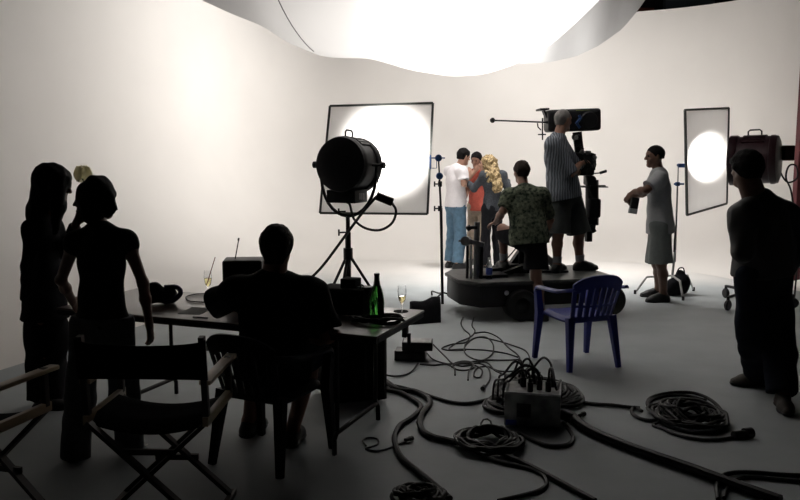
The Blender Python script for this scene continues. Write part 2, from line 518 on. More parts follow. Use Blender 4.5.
class Field:
    def __init__(s):
        s.p = []
        s.clips = []
        s.noise = None
    def cone(s, a, b, ra, rb=None, k=0.03, flat=None, q=1.0, cap=False, sub=False):
        s.p.append(('c', A3(a), A3(b), ra, ra if rb is None else rb, k, None if flat is None else A3(flat) / np.linalg.norm(A3(flat)), q, cap, sub))
    def ell(s, c, r, ax, k=0.03, sub=False):
        s.p.append(('e', A3(c), np.array(r, float), np.array([A3(v) for v in ax]), k, sub))
    def clip(s, pt, n):                # keep the side away from n
        n = A3(n)
        s.clips.append((A3(pt), n / np.linalg.norm(n)))
    def build(s, h):
        lo, hi = np.full(3, 1e9), np.full(3, -1e9)
        for p in s.p:
            if p[-1]:
                continue
            if p[0] == 'c':
                m = max(p[3], p[4])
                lo = np.minimum(lo, np.minimum(p[1], p[2]) - m)
                hi = np.maximum(hi, np.maximum(p[1], p[2]) + m)
            else:
                m = p[2].max()
                lo = np.minimum(lo, p[1] - m)
                hi = np.maximum(hi, p[1] + m)
        lo -= 4 * h
        hi += 4 * h
        n = np.ceil((hi - lo) / h).astype(int) + 1
        axs = [lo[i] + h * np.arange(n[i]) for i in range(3)]
        F = np.full(n, 0.12, np.float32)
        for p in s.p:
            if p[0] == 'c':
                m = max(p[3], p[4]) + 0.05
                l, u = np.minimum(p[1], p[2]) - m, np.maximum(p[1], p[2]) + m
            else:
                m = p[2].max() + 0.05
                l, u = p[1] - m, p[1] + m
            i0 = np.clip(np.floor((l - lo) / h).astype(int), 0, n - 1)
            i1 = np.clip(np.ceil((u - lo) / h).astype(int) + 1, 1, n)
            X, Y, Z = (axs[i][i0[i]:i1[i]].astype(np.float32) for i in range(3))
            sl = tuple(slice(i0[i], i1[i]) for i in range(3))
            X, Y, Z = X[:, None, None], Y[None, :, None], Z[None, None, :]
            if p[0] == 'c':
                _, a, b, ra, rb, k, fl, q, cap, sub = p
                px, py, pz = X - a[0], Y - a[1], Z - a[2]
                ba = b - a
                bb = float(ba @ ba) + 1e-12
                dt = (px * ba[0] + py * ba[1] + pz * ba[2]) / bb
                hh = np.clip(dt, 0, 1)
                qx, qy, qz = px - hh * ba[0], py - hh * ba[1], pz - hh * ba[2]
                d2 = qx * qx + qy * qy + qz * qz
                if fl is not None:
                    df = qx * fl[0] + qy * fl[1] + qz * fl[2]
                    d2 = d2 + (1 / (q * q) - 1) * df * df
                d = np.sqrt(d2) - (ra + (rb - ra) * hh)
                if cap:
                    d = np.maximum(d, (dt - 1) * math.sqrt(bb))
            else:
                _, c, r, ax, k, sub = p
                px, py, pz = X - c[0], Y - c[1], Z - c[2]
                L = [(px * ax[i][0] + py * ax[i][1] + pz * ax[i][2]) / r[i] for i in range(3)]
                k0 = np.sqrt(L[0] ** 2 + L[1] ** 2 + L[2] ** 2)
                k1 = np.sqrt((L[0] / r[0]) ** 2 + (L[1] / r[1]) ** 2 + (L[2] / r[2]) ** 2) + 1e-9
                d = k0 * (k0 - 1) / k1
            f = F[sl]
            if sub:
                hh = np.maximum(k - np.abs(f + d), 0) / k
                F[sl] = np.maximum(f, -d) + hh * hh * k * 0.25
            else:
                hh = np.maximum(k - np.abs(f - d), 0) / k
                F[sl] = np.minimum(f, d) - hh * hh * k * 0.25
        X, Y, Z = (axs[i].astype(np.float32) for i in range(3))
        X, Y, Z = X[:, None, None], Y[None, :, None], Z[None, None, :]
        if s.noise:
            amp, fr = s.noise
            F = F + amp * (np.sin(fr * X + 1.3 * np.sin(fr * 0.7 * Z)) * np.sin(fr * 0.9 * Y + 2 + 0.8 * np.sin(fr * 0.6 * X)) + 0.7 * np.sin(fr * 0.75 * Z + 1.7 * np.sin(fr * 0.5 * (X + Y))))
        for pt, nn in s.clips:
            F = np.maximum(F, (X - pt[0]) * nn[0] + (Y - pt[1]) * nn[1] + (Z - pt[2]) * nn[2])
        return nets(F.astype(np.float32), lo, h)

def nets(F, lo, h):
    nx, ny, nz = F.shape
    I = F < 0
    cnt = np.zeros((nx - 1, ny - 1, nz - 1), np.int8)
    off = [(i, j, k) for i in (0, 1) for j in (0, 1) for k in (0, 1)]
    for i, j, k in off:
        cnt += I[i:nx - 1 + i, j:ny - 1 + j, k:nz - 1 + k]
    act = (cnt > 0) & (cnt < 8)
    cells = np.argwhere(act)
    idx = np.full(act.shape, -1, np.int64)
    idx[act] = np.arange(len(cells))
    V = {o: F[cells[:, 0] + o[0], cells[:, 1] + o[1], cells[:, 2] + o[2]] for o in off}
    acc = np.zeros((len(cells), 3))
    num = np.zeros(len(cells))
    for a in off:
        for ax in range(3):
            if a[ax]:
                continue
            b = list(a); b[ax] = 1
            va, vb = V[a], V[tuple(b)]
            m = (va < 0) != (vb < 0)
            t = np.where(m, va / np.where(m, va - vb, 1), 0)
            pos = np.tile(np.array(a, float), (len(cells), 1))
            pos[:, ax] = t
            acc[m] += pos[m]
            num[m] += 1
    verts = lo + h * (cells + acc / np.maximum(num, 1)[:, None])
    faces = []
    for ax in range(3):
        o1, o2 = [(1, 2), (2, 0), (0, 1)][ax]
        sl0 = [slice(1, -1)] * 3; sl0[ax] = slice(0, -1)
        sl1 = [slice(1, -1)] * 3; sl1[ax] = slice(1, None)
        a, b = I[tuple(sl0)], I[tuple(sl1)]
        e = np.argwhere(a != b)
        fl = a[tuple(e.T)]
        g = e + 1
        g[:, ax] -= 1
        d1, d2 = np.zeros(3, int), np.zeros(3, int)
        d1[o1] = 1; d2[o2] = 1
        q = [g - d1 - d2, g - d2, g, g - d1]
        q = np.stack([idx[tuple(c.T)] for c in q], 1)
        q[~fl] = q[~fl][:, ::-1]
        faces.append(q)
    return verts, np.concatenate(faces)

def field_obj(name, S, h, m, parent):
    v, f = S.build(h)
    base = np.array(root_loc(parent))
    v = v - base
    me = bpy.data.meshes.new(name)
    me.vertices.add(len(v))
    me.vertices.foreach_set('co', v.astype(np.float32).ravel())
    me.loops.add(f.size)
    me.loops.foreach_set('vertex_index', f.astype(np.int32).ravel())
    me.polygons.add(len(f))
    me.polygons.foreach_set('loop_start', np.arange(0, f.size, 4, dtype=np.int32))
    me.polygons.foreach_set('use_smooth', np.ones(len(f), bool))
    me.update(calc_edges=True)
    me.validate()
    me.materials.append(m)
    o = bpy.data.objects.new(name, me)
    COL.objects.link(o)
    o.parent = parent
    return o

def basis(fwd, up):
    f = Vector(fwd).normalized()
    r = f.cross(Vector(up)).normalized()
    u = r.cross(f)
    return r, f, u

UP = Vector((0, 0, 1))

class Human:
    """joints in world metres: pel ch nk hd, sh/el/wr/hp/kn/an for l and r"""
    def __init__(s, base, H, yaw, w=1.0, sh=0.18, **over):
        s.base = Vector(base)
        s.s = k = H / 1.78
        s.w = w
        R = Matrix.Rotation(yaw, 3, 'Z')
        s.fw = R @ Vector((0, 1, 0))
        s.rt = R @ Vector((1, 0, 0))
        L = dict(pel=(0, 0, .95), nk=(0, -.015, 1.50), hd=(0, .02, 1.665))
        for sd, sg in (('l', -1), ('r', 1)):
            L['hp' + sd] = (sg * .092, 0, .93)
            L['kn' + sd] = (sg * .10, .02, .50)
            L['an' + sd] = (sg * .11, -.03, .085)
            L['sh' + sd] = (sg * sh, -.01, 1.445)
            L['el' + sd] = (sg * (sh + .06), -.04, 1.16)
            L['wr' + sd] = (sg * (sh + .07), .07, .92)
        s.J = {n: s.base + R @ (Vector(v) * k) for n, v in L.items()}
        for n, v in over.items():
            s.J[n] = Vector(v)
        s.look = s.fw.copy()
        s.hup = UP.copy()
        s.toe = dict(l=(s.fw - s.rt * .2).normalized(), r=(s.fw + s.rt * .2).normalized())
        s.hand = dict(l=dict(d=None, n=None, curl=.35), r=dict(d=None, n=None, curl=.35))
    # --- groups of primitives
    def torso(s, S, e=0.0, fat=1.0, top=True):
        J, k, w = s.J, s.s, s.w
        sh = (J['shl'] + J['shr']) / 2
        lat = ((J['shr'] - J['shl']).normalized() + (J['hpr'] - J['hpl']).normalized()).normalized()
        sp = (sh - J['pel']).normalized()
        dp = lat.cross(sp).normalized()
        s.dp, s.lat = dp, lat
        pel = J['pel']
        Ls = (sh - pel).length
        wst = pel + sp * Ls * .36
        rib = pel + sp * Ls * .74
        S.cone(pel - lat * .055 * k, pel + lat * .055 * k, .118 * k * w + e, k=.05, flat=dp, q=.88)
        S.cone(pel, wst, (.148 * w * fat) * k + e, (.136 * w * fat) * k + e, k=.05, flat=dp, q=.76)
        S.cone(wst, rib, (.138 * w * fat) * k + e, (.158 * w) * k + e, k=.05, flat=dp, q=.72)
        S.cone(rib, rib.lerp(sh, .7), (.155 * w) * k + e, (.13 * w) * k + e, k=.05, flat=dp, q=.68)
        if top:
            for sd in 'lr':
                a = J['sh' + sd]
                S.cone(J['nk'] - sp * .03 * k, a, .056 * k * w + e, .055 * k * w + e, k=.05)
                S.cone(a, a.lerp(J['el' + sd], .12), .06 * k * w + e, k=.04)
    def neck(s, S, e=0.0, nw=1.0):
        nw = getattr(s, 'neckw', 1.0)
        J, k = s.J, s.s
        r, f, u = basis(s.look, s.hup)
        S.cone(J['nk'] - UP * .03, J['hd'] - u * .05 * k - f * .012 * k, .058 * k * s.w * nw + e, .053 * k * s.w * nw + e, k=.03)
    def head(s, S):
        J, k = s.J, s.s
        r, f, u = basis(s.look, s.hup)
        h = J['hd']
        P = lambda a, b, c: h + r * a * k + f * b * k + u * c * k
        S.ell(P(0, -.008, .03), (.074 * k, .094 * k, .088 * k), (r, f, u), .02)
        S.cone(P(0, .03, .02), P(0, .058, -.078), .062 * k, .03 * k, k=.03)
        for a in (-1, 1):
            S.cone(P(a * .045, .0, -.03), P(a * .012, .062, -.088), .028 * k, .022 * k, k=.03)
            S.ell(P(a * .076, -.008, .0), (.009 * k, .018 * k, .03 * k), (r, f, u), .008)
            S.cone(P(a * .012, .085, .032), P(a * .045, .072, .03), .010 * k, .009 * k, k=.015)
            S.ell(P(a * .031, .098, .012), (.017 * k, .016 * k, .011 * k), (r, f, u), .012, sub=True)
            S.ell(P(a * .045, .055, -.02), (.02 * k, .02 * k, .018 * k), (r, f, u), .02)
        S.cone(P(0, .088, .022), P(0, .112, -.018), .009 * k, .013 * k, k=.01)
        S.cone(P(-.014, .098, -.024), P(.014, .098, -.024), .009 * k, .009 * k, k=.01)
        S.cone(P(-.018, .086, -.049), P(.018, .086, -.049), .008 * k, k=.006)
        S.cone(P(-.016, .085, -.061), P(.016, .085, -.061), .008 * k, k=.006)
        S.ell(P(0, .078, -.092), (.02 * k, .016 * k, .016 * k), (r, f, u), .02)
    def arm(s, S, sd, e=0.0, upto=1.0, fore=1.0, cap=False, cuff=0.0):
        J, k, w = s.J, s.s, s.w
        a, b, c = J['sh' + sd], J['el' + sd], J['wr' + sd]
        if fore <= 0:
            S.cone(a, a.lerp(b, upto), .055 * k * w + e, .047 * k * w + e + cuff, k=.035, cap=cap)
        else:
            S.cone(a, b, .053 * k * w + e, .040 * k * w + e, k=.035)
            S.cone(b, b.lerp(c, .4), .041 * k * w + e, .042 * k * w + e, k=.02)
            if fore > .4:
                S.cone(b.lerp(c, .4), b.lerp(c, fore), .042 * k * w + e, .028 * k * w + e + cuff, k=.02, cap=cap)
    def handp(s, S, sd):
        J, k = s.J, s.s * (0.96 if s.w > .95 else .9)
        o = s.hand[sd]
        wr = J['wr' + sd]
        d = Vector(o['d']).normalized() if o['d'] is not None else (wr - J['el' + sd]).normalized()
        n = Vector(o['n']) if o['n'] is not None else (s.rt if sd == 'l' else -s.rt)
        n = (n - d * n.dot(d)).normalized()
        t = n.cross(d) if sd == 'l' else d.cross(n)
        c0 = o['curl']
        S.cone(wr - d * .02 * k, wr + d * .02 * k, .027 * k, .029 * k, k=.02, flat=n, q=.75)
        S.cone(wr + d * .02 * k, wr + d * .08 * k, .034 * k, .040 * k, k=.015, flat=n, q=.42)
        for i, (ox, ln) in enumerate(((.030, .074), (.0105, .083), (-.0095, .077), (-.028, .060))):
            p = wr + d * .088 * k + t * ox * k
            dd = (d + t * ox * (2.2 if c0 < .5 else .6)).normalized()
            ang = c0 * (1 + .12 * i)
            for j, fr in enumerate((.46, .30, .24)):
                rot = Matrix.Rotation(ang * (j * .9 + .4), 3, t.cross(Vector((0, 0, 0))) if False else t)
                v1, v2 = rot @ dd, rot.inverted() @ dd
                v = v1 if v1.dot(n) > v2.dot(n) else v2
                q = p + v * ln * fr * k
                S.cone(p, q, (.0098 - .0007 * j) * k, (.0092 - .0008 * j) * k, k=.006)
                p = q
        p = wr + d * .03 * k + t * .026 * k
        q = p + (d * .62 + t * .62 + n * .35).normalized() * .045 * k
        S.cone(p, q, .015 * k, .0112 * k, k=.012)
        S.cone(q, q + (d * .85 + t * .2 + n * .4).normalized() * .034 * k, .011 * k, .009 * k, k=.006)
    def leg(s, S, sd, e=0.0, upto=1.0, shin=1.0, cap=False, loose=0.0, hem=0.0):
        J, k, w = s.J, s.s, s.w
        a, b, c = J['hp' + sd], J['kn' + sd], J['an' + sd]
        if shin <= 0:
            S.cone(a, a.lerp(b, upto), .088 * k * w + e, (.088 - .03 * min(upto, 1)) * k * w + e + loose + hem, k=.04, cap=cap)
            return
        S.cone(a, b, .088 * k * w + e, .057 * k * w + e + loose, k=.04)
        if shin < .32:
            S.cone(b, b.lerp(c, shin), .056 * k * w + e + loose, .054 * k * w + e + loose + hem, k=.03, cap=cap)
            return
        m = b.lerp(c, .32) - (s.toe[sd] * .012 * k if loose == 0 else Vector((0, 0, 0)))
        S.cone(b, m, .052 * k * w + e + loose, .053 * k * w + e + loose, k=.03)
        S.cone(m, b.lerp(c, shin), .053 * k * w + e + loose, .038 * k * w + e + loose + hem, k=.03, cap=cap)
    def foot(s, S, sd, e=0.0):
        J, k = s.J, s.s
        an, t = J['an' + sd], s.toe[sd]
        z = an.z - .085 * k
        heel = Vector((an.x, an.y, z + .036 * k)) - t * .035 * k
        ball = Vector((an.x, an.y, z + .033 * k)) + t * .115 * k
        toe = Vector((an.x, an.y, z + .026 * k)) + t * .175 * k
        S.cone(an, heel, .038 * k + e, .034 * k + e, k=.03)
        S.cone(an + t * .02, ball, .036 * k + e, .030 * k + e, k=.03)
        S.cone(heel, ball, .033 * k + e, .038 * k + e, k=.03)
        S.cone(ball, toe, .040 * k + e, .028 * k + e, k=.03, flat=UP, q=.85)
        S.clip((0, 0, z + (0.002 if e == 0 else 0)), (0, 0, -1))
    # --- finished person
    def make(s, label, skin, h=0.0075, bare_feet=False):
        s.root = thing('person', label, 'person', s.base)
        s.h = h
        S = Field()
        s.torso(S); s.neck(S); s.head(S)
        for sd in 'lr':
            s.arm(S, sd); s.handp(S, sd); s.leg(S, sd)
            J, k = s.J, s.s
            an, t = J['an' + sd], s.toe[sd]
            z = an.z - .085 * k
            S.cone(an, Vector((an.x, an.y, z + .034 * k)) + t * .11 * k, .036 * k, .028 * k, k=.03)
            S.cone(an, Vector((an.x, an.y, z + .036 * k)) - t * .03 * k, .036 * k, .03 * k, k=.03)
        s.body = field_obj('body', S, h, skin, s.root)
        r, f, u = basis(s.look, s.hup)
        for a in (-1, 1):
            b = NB()
            bmesh.ops.create_uvsphere(b, u_segments=10, v_segments=8, radius=.0115 * s.s, matrix=Matrix.Translation(s.J['hd'] + r * a * .031 * s.s + f * .083 * s.s + u * .012 * s.s))
            obj('eye', b, M['eyew'], s.body, world=True)
        return s.root
    def P(s, a, b, c):
        r, f, u = basis(s.look, s.hup)
        return s.J['hd'] + (r * a + f * b + u * c) * s.s
    def hair(s, m, e=.012, low=-.055, front=(.06, .045), extra=None, noise=(.0025, 90), tilt=(.75, -.66), name='hair'):
        r, f, u = basis(s.look, s.hup)
        k = s.s
        S = Field()
        S.ell(s.P(0, -.008, .03), (.074 * k + e, .094 * k + e, .088 * k + e), (r, f, u), .02)
        S.cone(s.P(0, -.04, .02), s.P(0, -.045, low + .01), .06 * k + e * .6, .045 * k + e * .6, k=.03)
        S.clip(s.P(0, front[0], front[1]), f * tilt[0] + u * tilt[1])
        S.clip(s.P(0, 0, low), -u)
        S.noise = noise
        return field_obj(name, S, min(s.h, .007), m, s.root)
    def shirt(s, m, e=.016, hem=-.06, sleeve=.62, long=False, fat=1.05, name='shirt', noise=(.004, 38), loose=.012, collar=False, h=None):
        S = Field()
        s.torso(S, e, fat)
        J, k = s.J, s.s
        sh = (J['shl'] + J['shr']) / 2
        sp = (sh - J['pel']).normalized()
        S.cone(J['pel'] - sp * .14 * k, J['pel'] + sp * .1 * k, .15 * s.w * fat * k + e + loose, .145 * s.w * fat * k + e, k=.05, flat=s.dp, q=.8)
        if sleeve > 0 or long:
            for sd in 'lr':
                if long:
                    s.arm(S, sd, e * .9, fore=.93, cap=True, cuff=.006)
                else:
                    s.arm(S, sd, e, upto=sleeve, fore=0, cap=True, cuff=loose)
        S.clip(J['pel'] + sp * hem * k, -sp)
        r, f, u = basis(s.look, s.hup)
        if collar:
            S.cone(J['nk'] - UP * .015, J['nk'] + UP * .04 * k, .072 * k * s.w, .066 * k * s.w, k=.02, cap=True)
        S.noise = noise
        return field_obj(name, S, h or max(s.h, .0075), m, s.root)
    def trousers(s, m, e=.012, shin=.96, loose=.012, hem=.01, name='trousers', short=None, noise=(.003, 34), top=.10):
        S = Field()
        J, k = s.J, s.s
        sh = (J['shl'] + J['shr']) / 2
        sp = (sh - J['pel']).normalized()
        lat = (J['hpr'] - J['hpl']).normalized()
        dp = lat.cross(sp)
        S.cone(J['pel'] - lat * .055 * k, J['pel'] + lat * .055 * k, .118 * k * s.w + e, k=.05, flat=dp, q=.9)
        S.cone(J['pel'], J['pel'] + sp * .12 * k, .15 * k * s.w + e, .142 * k * s.w + e, k=.05, flat=dp, q=.78)
        for sd in 'lr':
            if short:
                if short > 1:       # below the knee
                    s.leg(S, sd, e, shin=short - 1, cap=True, loose=loose, hem=hem)
                else:
                    s.leg(S, sd, e, upto=short, shin=0, cap=True, loose=loose, hem=hem)
            else:
                s.leg(S, sd, e, shin=shin, cap=True, loose=loose, hem=hem)
        S.clip(J['pel'] + sp * top * k, sp)
        S.noise = noise
        return field_obj(name, S, max(s.h, .0075), m, s.root)
    def shoes(s, m, sole=True, sock=None):
        for sd in 'lr':
            S = Field()
            s.foot(S, sd, .008)
            an = s.J['an' + sd]
            S.clip(an + Vector((0, 0, .02 * s.s)), (0, 0, 1))
            o = field_obj('shoe', S, .0065, m, s.root)
            if sole:
                S = Field()
                s.foot(S, sd, .014)
                S.clip(Vector((0, 0, an.z - .085 * s.s + .022)), (0, 0, 1))
                field_obj('sole', S, .0065, M['rubber'], o)
            if sock:
                S = Field()
                kn = s.J['kn' + sd]
                S.cone(an - UP * .03, an.lerp(kn, .28), .042 * s.s * s.w, .050 * s.s * s.w, k=.02, cap=True)
                field_obj('sock', S, .007, sock, s.root)
def hy(deg):
    return math.radians(deg)
def base_at(px, Y):
    return Vector((W(px, 300, Y).x, Y, 0))

# 1 tall woman with long hair, side on, far left
Y = 5.43
p = Human(base_at(47, Y), 1.70, hy(-66), w=.84, sh=.15)
p.J.update(hd=W(55, 185, Y), nk=W(46, 216, Y), shr=W(33, 229, Y - .12), shl=W(53, 227, Y + .12), pel=W(45, 300, Y),
           hpr=W(42, 304, Y - .08), hpl=W(49, 304, Y + .08), knr=W(46, 356, Y - .08), knl=W(49, 356, Y + .08), anr=W(44, 401, Y - .08), anl=W(48, 400, Y + .1),
           elr=W(29, 266, Y - .16), wrr=W(27, 302, Y - .10), ell=W(66, 254, Y + .14), wrl=W(76, 224, Y - .02))
p.look = Vector((1, .12, -.30))
p.hand['l'] = dict(d=Vector((.42, 0, .9)), n=Vector((.35, .9, -.1)), curl=.5)
p.make('woman with long dark hair in a long black skirt standing side on at far left', M['skind'], .0065)
p.shirt(M['blackcl'], e=.016, hem=-.13, long=True, fat=1.08, loose=.05, name='top', noise=(.004, 30))
S = Field()
S.cone(p.J['pel'] + UP * .05, p.J['pel'] - UP * .25, .140, .142, k=.05, flat=p.fw, q=.95)
S.cone(p.J['pel'] - UP * .25, W(46, 398, Y), .140, .122, k=.05, cap=True)
S.noise = (.006, 30)
field_obj('skirt', S, .008, M['blackcl'], p.root)
p.shoes(M['shoe'])
S = Field()
r_, f_, u_ = basis(p.look, p.hup)
S.ell(p.P(0, -.018, .03), (.098, .118, .108), (r_, f_, u_))
S.cone(p.P(0, -.055, .03), W(39, 214, Y), .098, .075, k=.06)
S.cone(W(39, 212, Y), W(38, 234, Y), .075, .05, k=.05)
for a in (-1, 1):
    S.cone(p.P(a * .075, .035, .06), W(58, 206, Y - .07 * a), .040, .045, k=.04)
    S.cone(W(58, 206, Y - .07 * a), W(55, 232, Y - .08 * a), .045, .02, k=.04)
S.noise = (.003, 70)
field_obj('hair', S, .0075, M['hairk'], p.root)
HAND_A = p.J['wrl'] + Vector((.42, 0, .9)).normalized() * .09

# the rose she holds up
rose = thing('rose', 'cream yellow rose held up between the two women at left', 'flower', HAND_A)
bm = NB(); add_tube(bm, [HAND_A + Vector((-.02, -.02, -.10)), HAND_A + Vector((.0, -.02, .05)), W(84, 178, Y + .02)], .004, 6, smooth=4)
obj('stem', bm, M['leaf'], rose, world=True)
c = W(83.5, 172.5, Y + .02)
bm = NB()
for i in range(8):
    a, ring = i * 2.4, i / 7
    rad = .038 + .028 * ring
    top, bot_ = .15 + .35 * ring + .25 * (i % 3) / 2, 2.6
    g = []
    for v in range(9):
        th = bot_ + (top - bot_) * v / 8
        row = []
        for u in range(9):
            az = a + (u / 4 - 1) * (.85 - .25 * ring)
            rr_ = rad * (1 + .10 * ring * max(0, v - 6) / 2 + .09 * math.sin(u * 1.7 + i * 2.3) * v / 8)
            row.append(c + Vector((math.sin(th) * math.cos(az), math.sin(th) * math.sin(az), math.cos(th) * .95)) * rr_ + Vector((0, 0, -.012 * ring)))
        g.append(row)
    add_sheet(bm, g)
obj('petals', bm, M['petal'], rose, world=True)
bm = NB()
for a in (0.3, 2.2, 4.3):
    bmesh.ops.create_icosphere(bm, subdivisions=2, radius=1, matrix=Matrix.Translation(c + Vector((math.cos(a) * .045, math.sin(a) * .03, -.045))) @ Matrix.Rotation(a, 4, 'Z') @ Matrix.Rotation(.5, 4, 'Y') @ Matrix.Diagonal((.03, .016, .004, 1)))
obj('leaves', bm, M['leaf'], rose, world=True)

# 2 woman in a dark top seen from behind
Y = 4.45
p = Human(base_at(101, Y), 1.65, hy(-4), w=.80, sh=.155)
p.J.update(hd=W(99, 199, Y), nk=W(99, 225, Y - .03), shl=W(75, 241, Y), shr=W(127, 241, Y), pel=W(102, 322, Y), hpl=W(86, 326, Y), hpr=W(118, 326, Y),
           knl=W(80, 400, Y + .02), knr=W(125, 396, Y + .08), anl=W(75, 459, Y), anr=W(130, 449, Y + .12),
           elr=W(143, 283, Y + .0), wrr=W(149, 323, Y + .09), ell=W(61, 280, Y + .12), wrl=W(72, 300, Y + .30))
p.look = Vector((.42, .9, -.08))
p.hand['r'] = dict(d=Vector((.05, .1, -1)), n=Vector((-.9, .2, 0)), curl=.3)
p.toe = dict(l=Vector((-.15, 1, 0)).normalized(), r=Vector((.3, 1, 0)).normalized())
p.make('woman with short dark hair in a sleeveless top seen from behind beside the table', M['skind'], .0065)
p.shirt(M['darktop'], e=.010, hem=-.02, sleeve=0, fat=1.0, loose=.0, name='top', noise=(.003, 30))
p.trousers(M['greytrous'], e=.02, loose=.022, hem=.015, shin=.97, noise=(.004, 26), top=.04)
p.shoes(M['shoe'])
S = Field()
r_, f_, u_ = basis(p.look, p.hup)
S.ell(p.P(0, -.012, .03), (.086, .106, .103), (r_, f_, u_))
S.cone(p.P(0, -.035, .02), p.P(0, -.045, -.08), .084, .066, k=.04)
for aa, bb, cc in (((84, 190), (79, 202), (74, 205)), ((86, 200), (81, 208), (76, 212)), ((108, 196), (113, 206), (118, 210)), ((106, 202), (112, 212), (118, 215)), ((103, 206), (108, 215), (115, 218))):
    S.cone(W(*aa, Y - .05), W(*bb, Y - .04), .036, .018, k=.02)
    S.cone(W(*bb, Y - .04), W(*cc, Y - .04), .018, .005, k=.01)
S.clip(p.P(0, .085, .05), f_ * .85 - u_ * .5)
S.noise = (.004, 60)
field_obj('hair', S, .007, M['hairk'], p.root)

# 3 man sitting at the table, seen from behind
Y = 4.55
p = Human(base_at(276, Y), 1.80, hy(4), w=1.05); p.neckw = 1.2
p.J.update(hd=W(277, 248, Y + .02), nk=W(273, 279, Y), shl=W(238, 292, Y), shr=W(312, 293, Y), pel=Vector((W(272, 300, Y).x, Y, .54)),
           hpl=Vector((W(256, 300, Y).x, Y + .03, .53)), hpr=Vector((W(288, 300, Y).x, Y + .03, .53)),
           knl=Vector((W(245, 300, Y).x, Y + .42, .52)), knr=Vector((W(306, 300, Y).x, Y + .42, .52)),
           anl=G(249, 438) + Vector((0, .02, .10)), anr=G(292, 448) + Vector((0, .02, .10)),
           ell=W(213, 304, Y + .20), wrl=Vector((W(246, 310, Y + .4).x, Y + .40, .80)),
           elr=W(328, 336, Y - .02), wrr=Vector((W(308, 350, Y + .2).x, Y + .22, .64)))
p.look = Vector((.18, 1, -.05))
p.hand['l'] = dict(d=Vector((.8, .5, 0)), n=Vector((0, 0, -1)), curl=.25)
p.hand['r'] = dict(d=Vector((-.3, .9, -.1)), n=Vector((0, 0, -1)), curl=.3)
p.toe = dict(l=Vector((.30, 1, 0)).normalized(), r=Vector((.12, 1, 0)).normalized())
p.make('man in a dark shirt and shorts sitting at the table with his back turned', M['skint'], .0065)
p.hair(M['hairb'], e=.022, low=-.085)
p.shirt(M['darkshirt'], e=.024, hem=-.06, sleeve=.85, fat=1.12, loose=.02, collar=True, noise=(.005, 30))
p.trousers(M['navycl'], e=.016, short=.95, loose=.02, hem=.012, name='shorts')
p.shoes(M['shoe'])
SEATED = p

# 4 man in a white t-shirt, far behind
Y = 12.0
p = Human(base_at(455, Y), 1.80, hy(-62))
p.J.update(hd=W(463.5, 156.5, Y + .02), nk=W(458, 167.5, Y))
p.J['elr'] = W(464, 184, Y - .22); p.J['wrr'] = W(468, 176, Y + .0)
p.J['ell'] = W(466, 180, Y + .2); p.J['wrl'] = W(474, 172, Y + .22)
p.look = Vector((.82, .5, -.25))
p.hand['r'] = dict(d=Vector((.3, .3, .9)), n=Vector((-.2, .9, 0)), curl=.5)
p.make('man in a white t-shirt and blue jeans standing by the light stand', M['skin'], .009)
p.hair(M['hairk'], e=.012, low=-.055, front=(.07, .05))
p.shirt(M['tee'], e=.018, hem=-.02, sleeve=.68, fat=1.05, loose=.02, noise=(.005, 30))
p.trousers(M['jean'], e=.014, loose=.022, hem=.012)
p.shoes(M['shoe'])

# 5 man in orange between them
Y = 12.35
p = Human(base_at(478, Y), 1.74, hy(150))
p.J.update(hd=W(476.5, 160, Y - .02), nk=W(478, 171, Y))
p.look = Vector((-.45, -.8, -.28))
p.J['elr'] = W(468, 186, Y + .05); p.J['wrr'] = W(466, 196, Y - .2); p.J['ell'] = W(487, 186, Y + .08); p.J['wrl'] = W(486, 202, Y + .06)
p.make('man in a sleeveless orange red top standing between the couple', M['skint'], .009)
p.hair(M['hairk'], e=.012, low=-.02)
p.shirt(M['orange'], e=.012, hem=-.08, sleeve=0, fat=1.0, loose=.012, name='vest')
p.trousers(M['khaki'], e=.012, loose=.015)
p.shoes(M['shoe'])

# 6 woman with blonde curls
Y = 11.7
p = Human(base_at(491, Y), 1.74, hy(28), w=.86, sh=.16)
p.J.update(hd=W(487, 164, Y + .06), nk=W(491, 176, Y), ell=W(474, 189, Y + .0), wrl=W(468, 183, Y + .18), elr=W(508, 190, Y + .02), wrr=W(507, 180, Y + .25))
p.look = Vector((-.9, .45, .0))
p.hand['l'] = dict(d=Vector((-.8, .5, .2)), n=Vector((.2, .9, 0)), curl=.4)
p.make('woman with long blonde curls in a dark top and black trousers', M['skin'], .009)
p.shirt(M['charcl'], e=.017, hem=-.03, sleeve=.3, long=True, fat=.9, loose=.0, name='top')
p.trousers(M['blackcl'], e=.010, loose=.010, hem=.02)
p.shoes(M['shoe'])
S = Field()
r_, f_, u_ = basis(p.look, p.hup)
S.ell(p.P(0, -.018, .03), (.092, .108, .106), (r_, f_, u_))
S.cone(p.P(0, -.05, .02), W(497, 187, Y - .09), .10, .085, k=.05)
for i in range(15):
    a = random.random()
    q = Vector((W(482 + 17 * a, 300, Y).x, Y - .12 + .05 * random.random(), W(490, 172 + 18 * random.random() * (.4 + .6 * a), Y).z))
    S.ell(q, (.036, .03, .05), (Vector((1, 0, 0)), Vector((0, 1, 0)), UP), .02)
S.clip(p.P(0, .06, .02), f_ * .95 - u_ * .3)
S.noise = (.010, 75)
field_obj('hair', S, .0085, M['blond'], p.root)

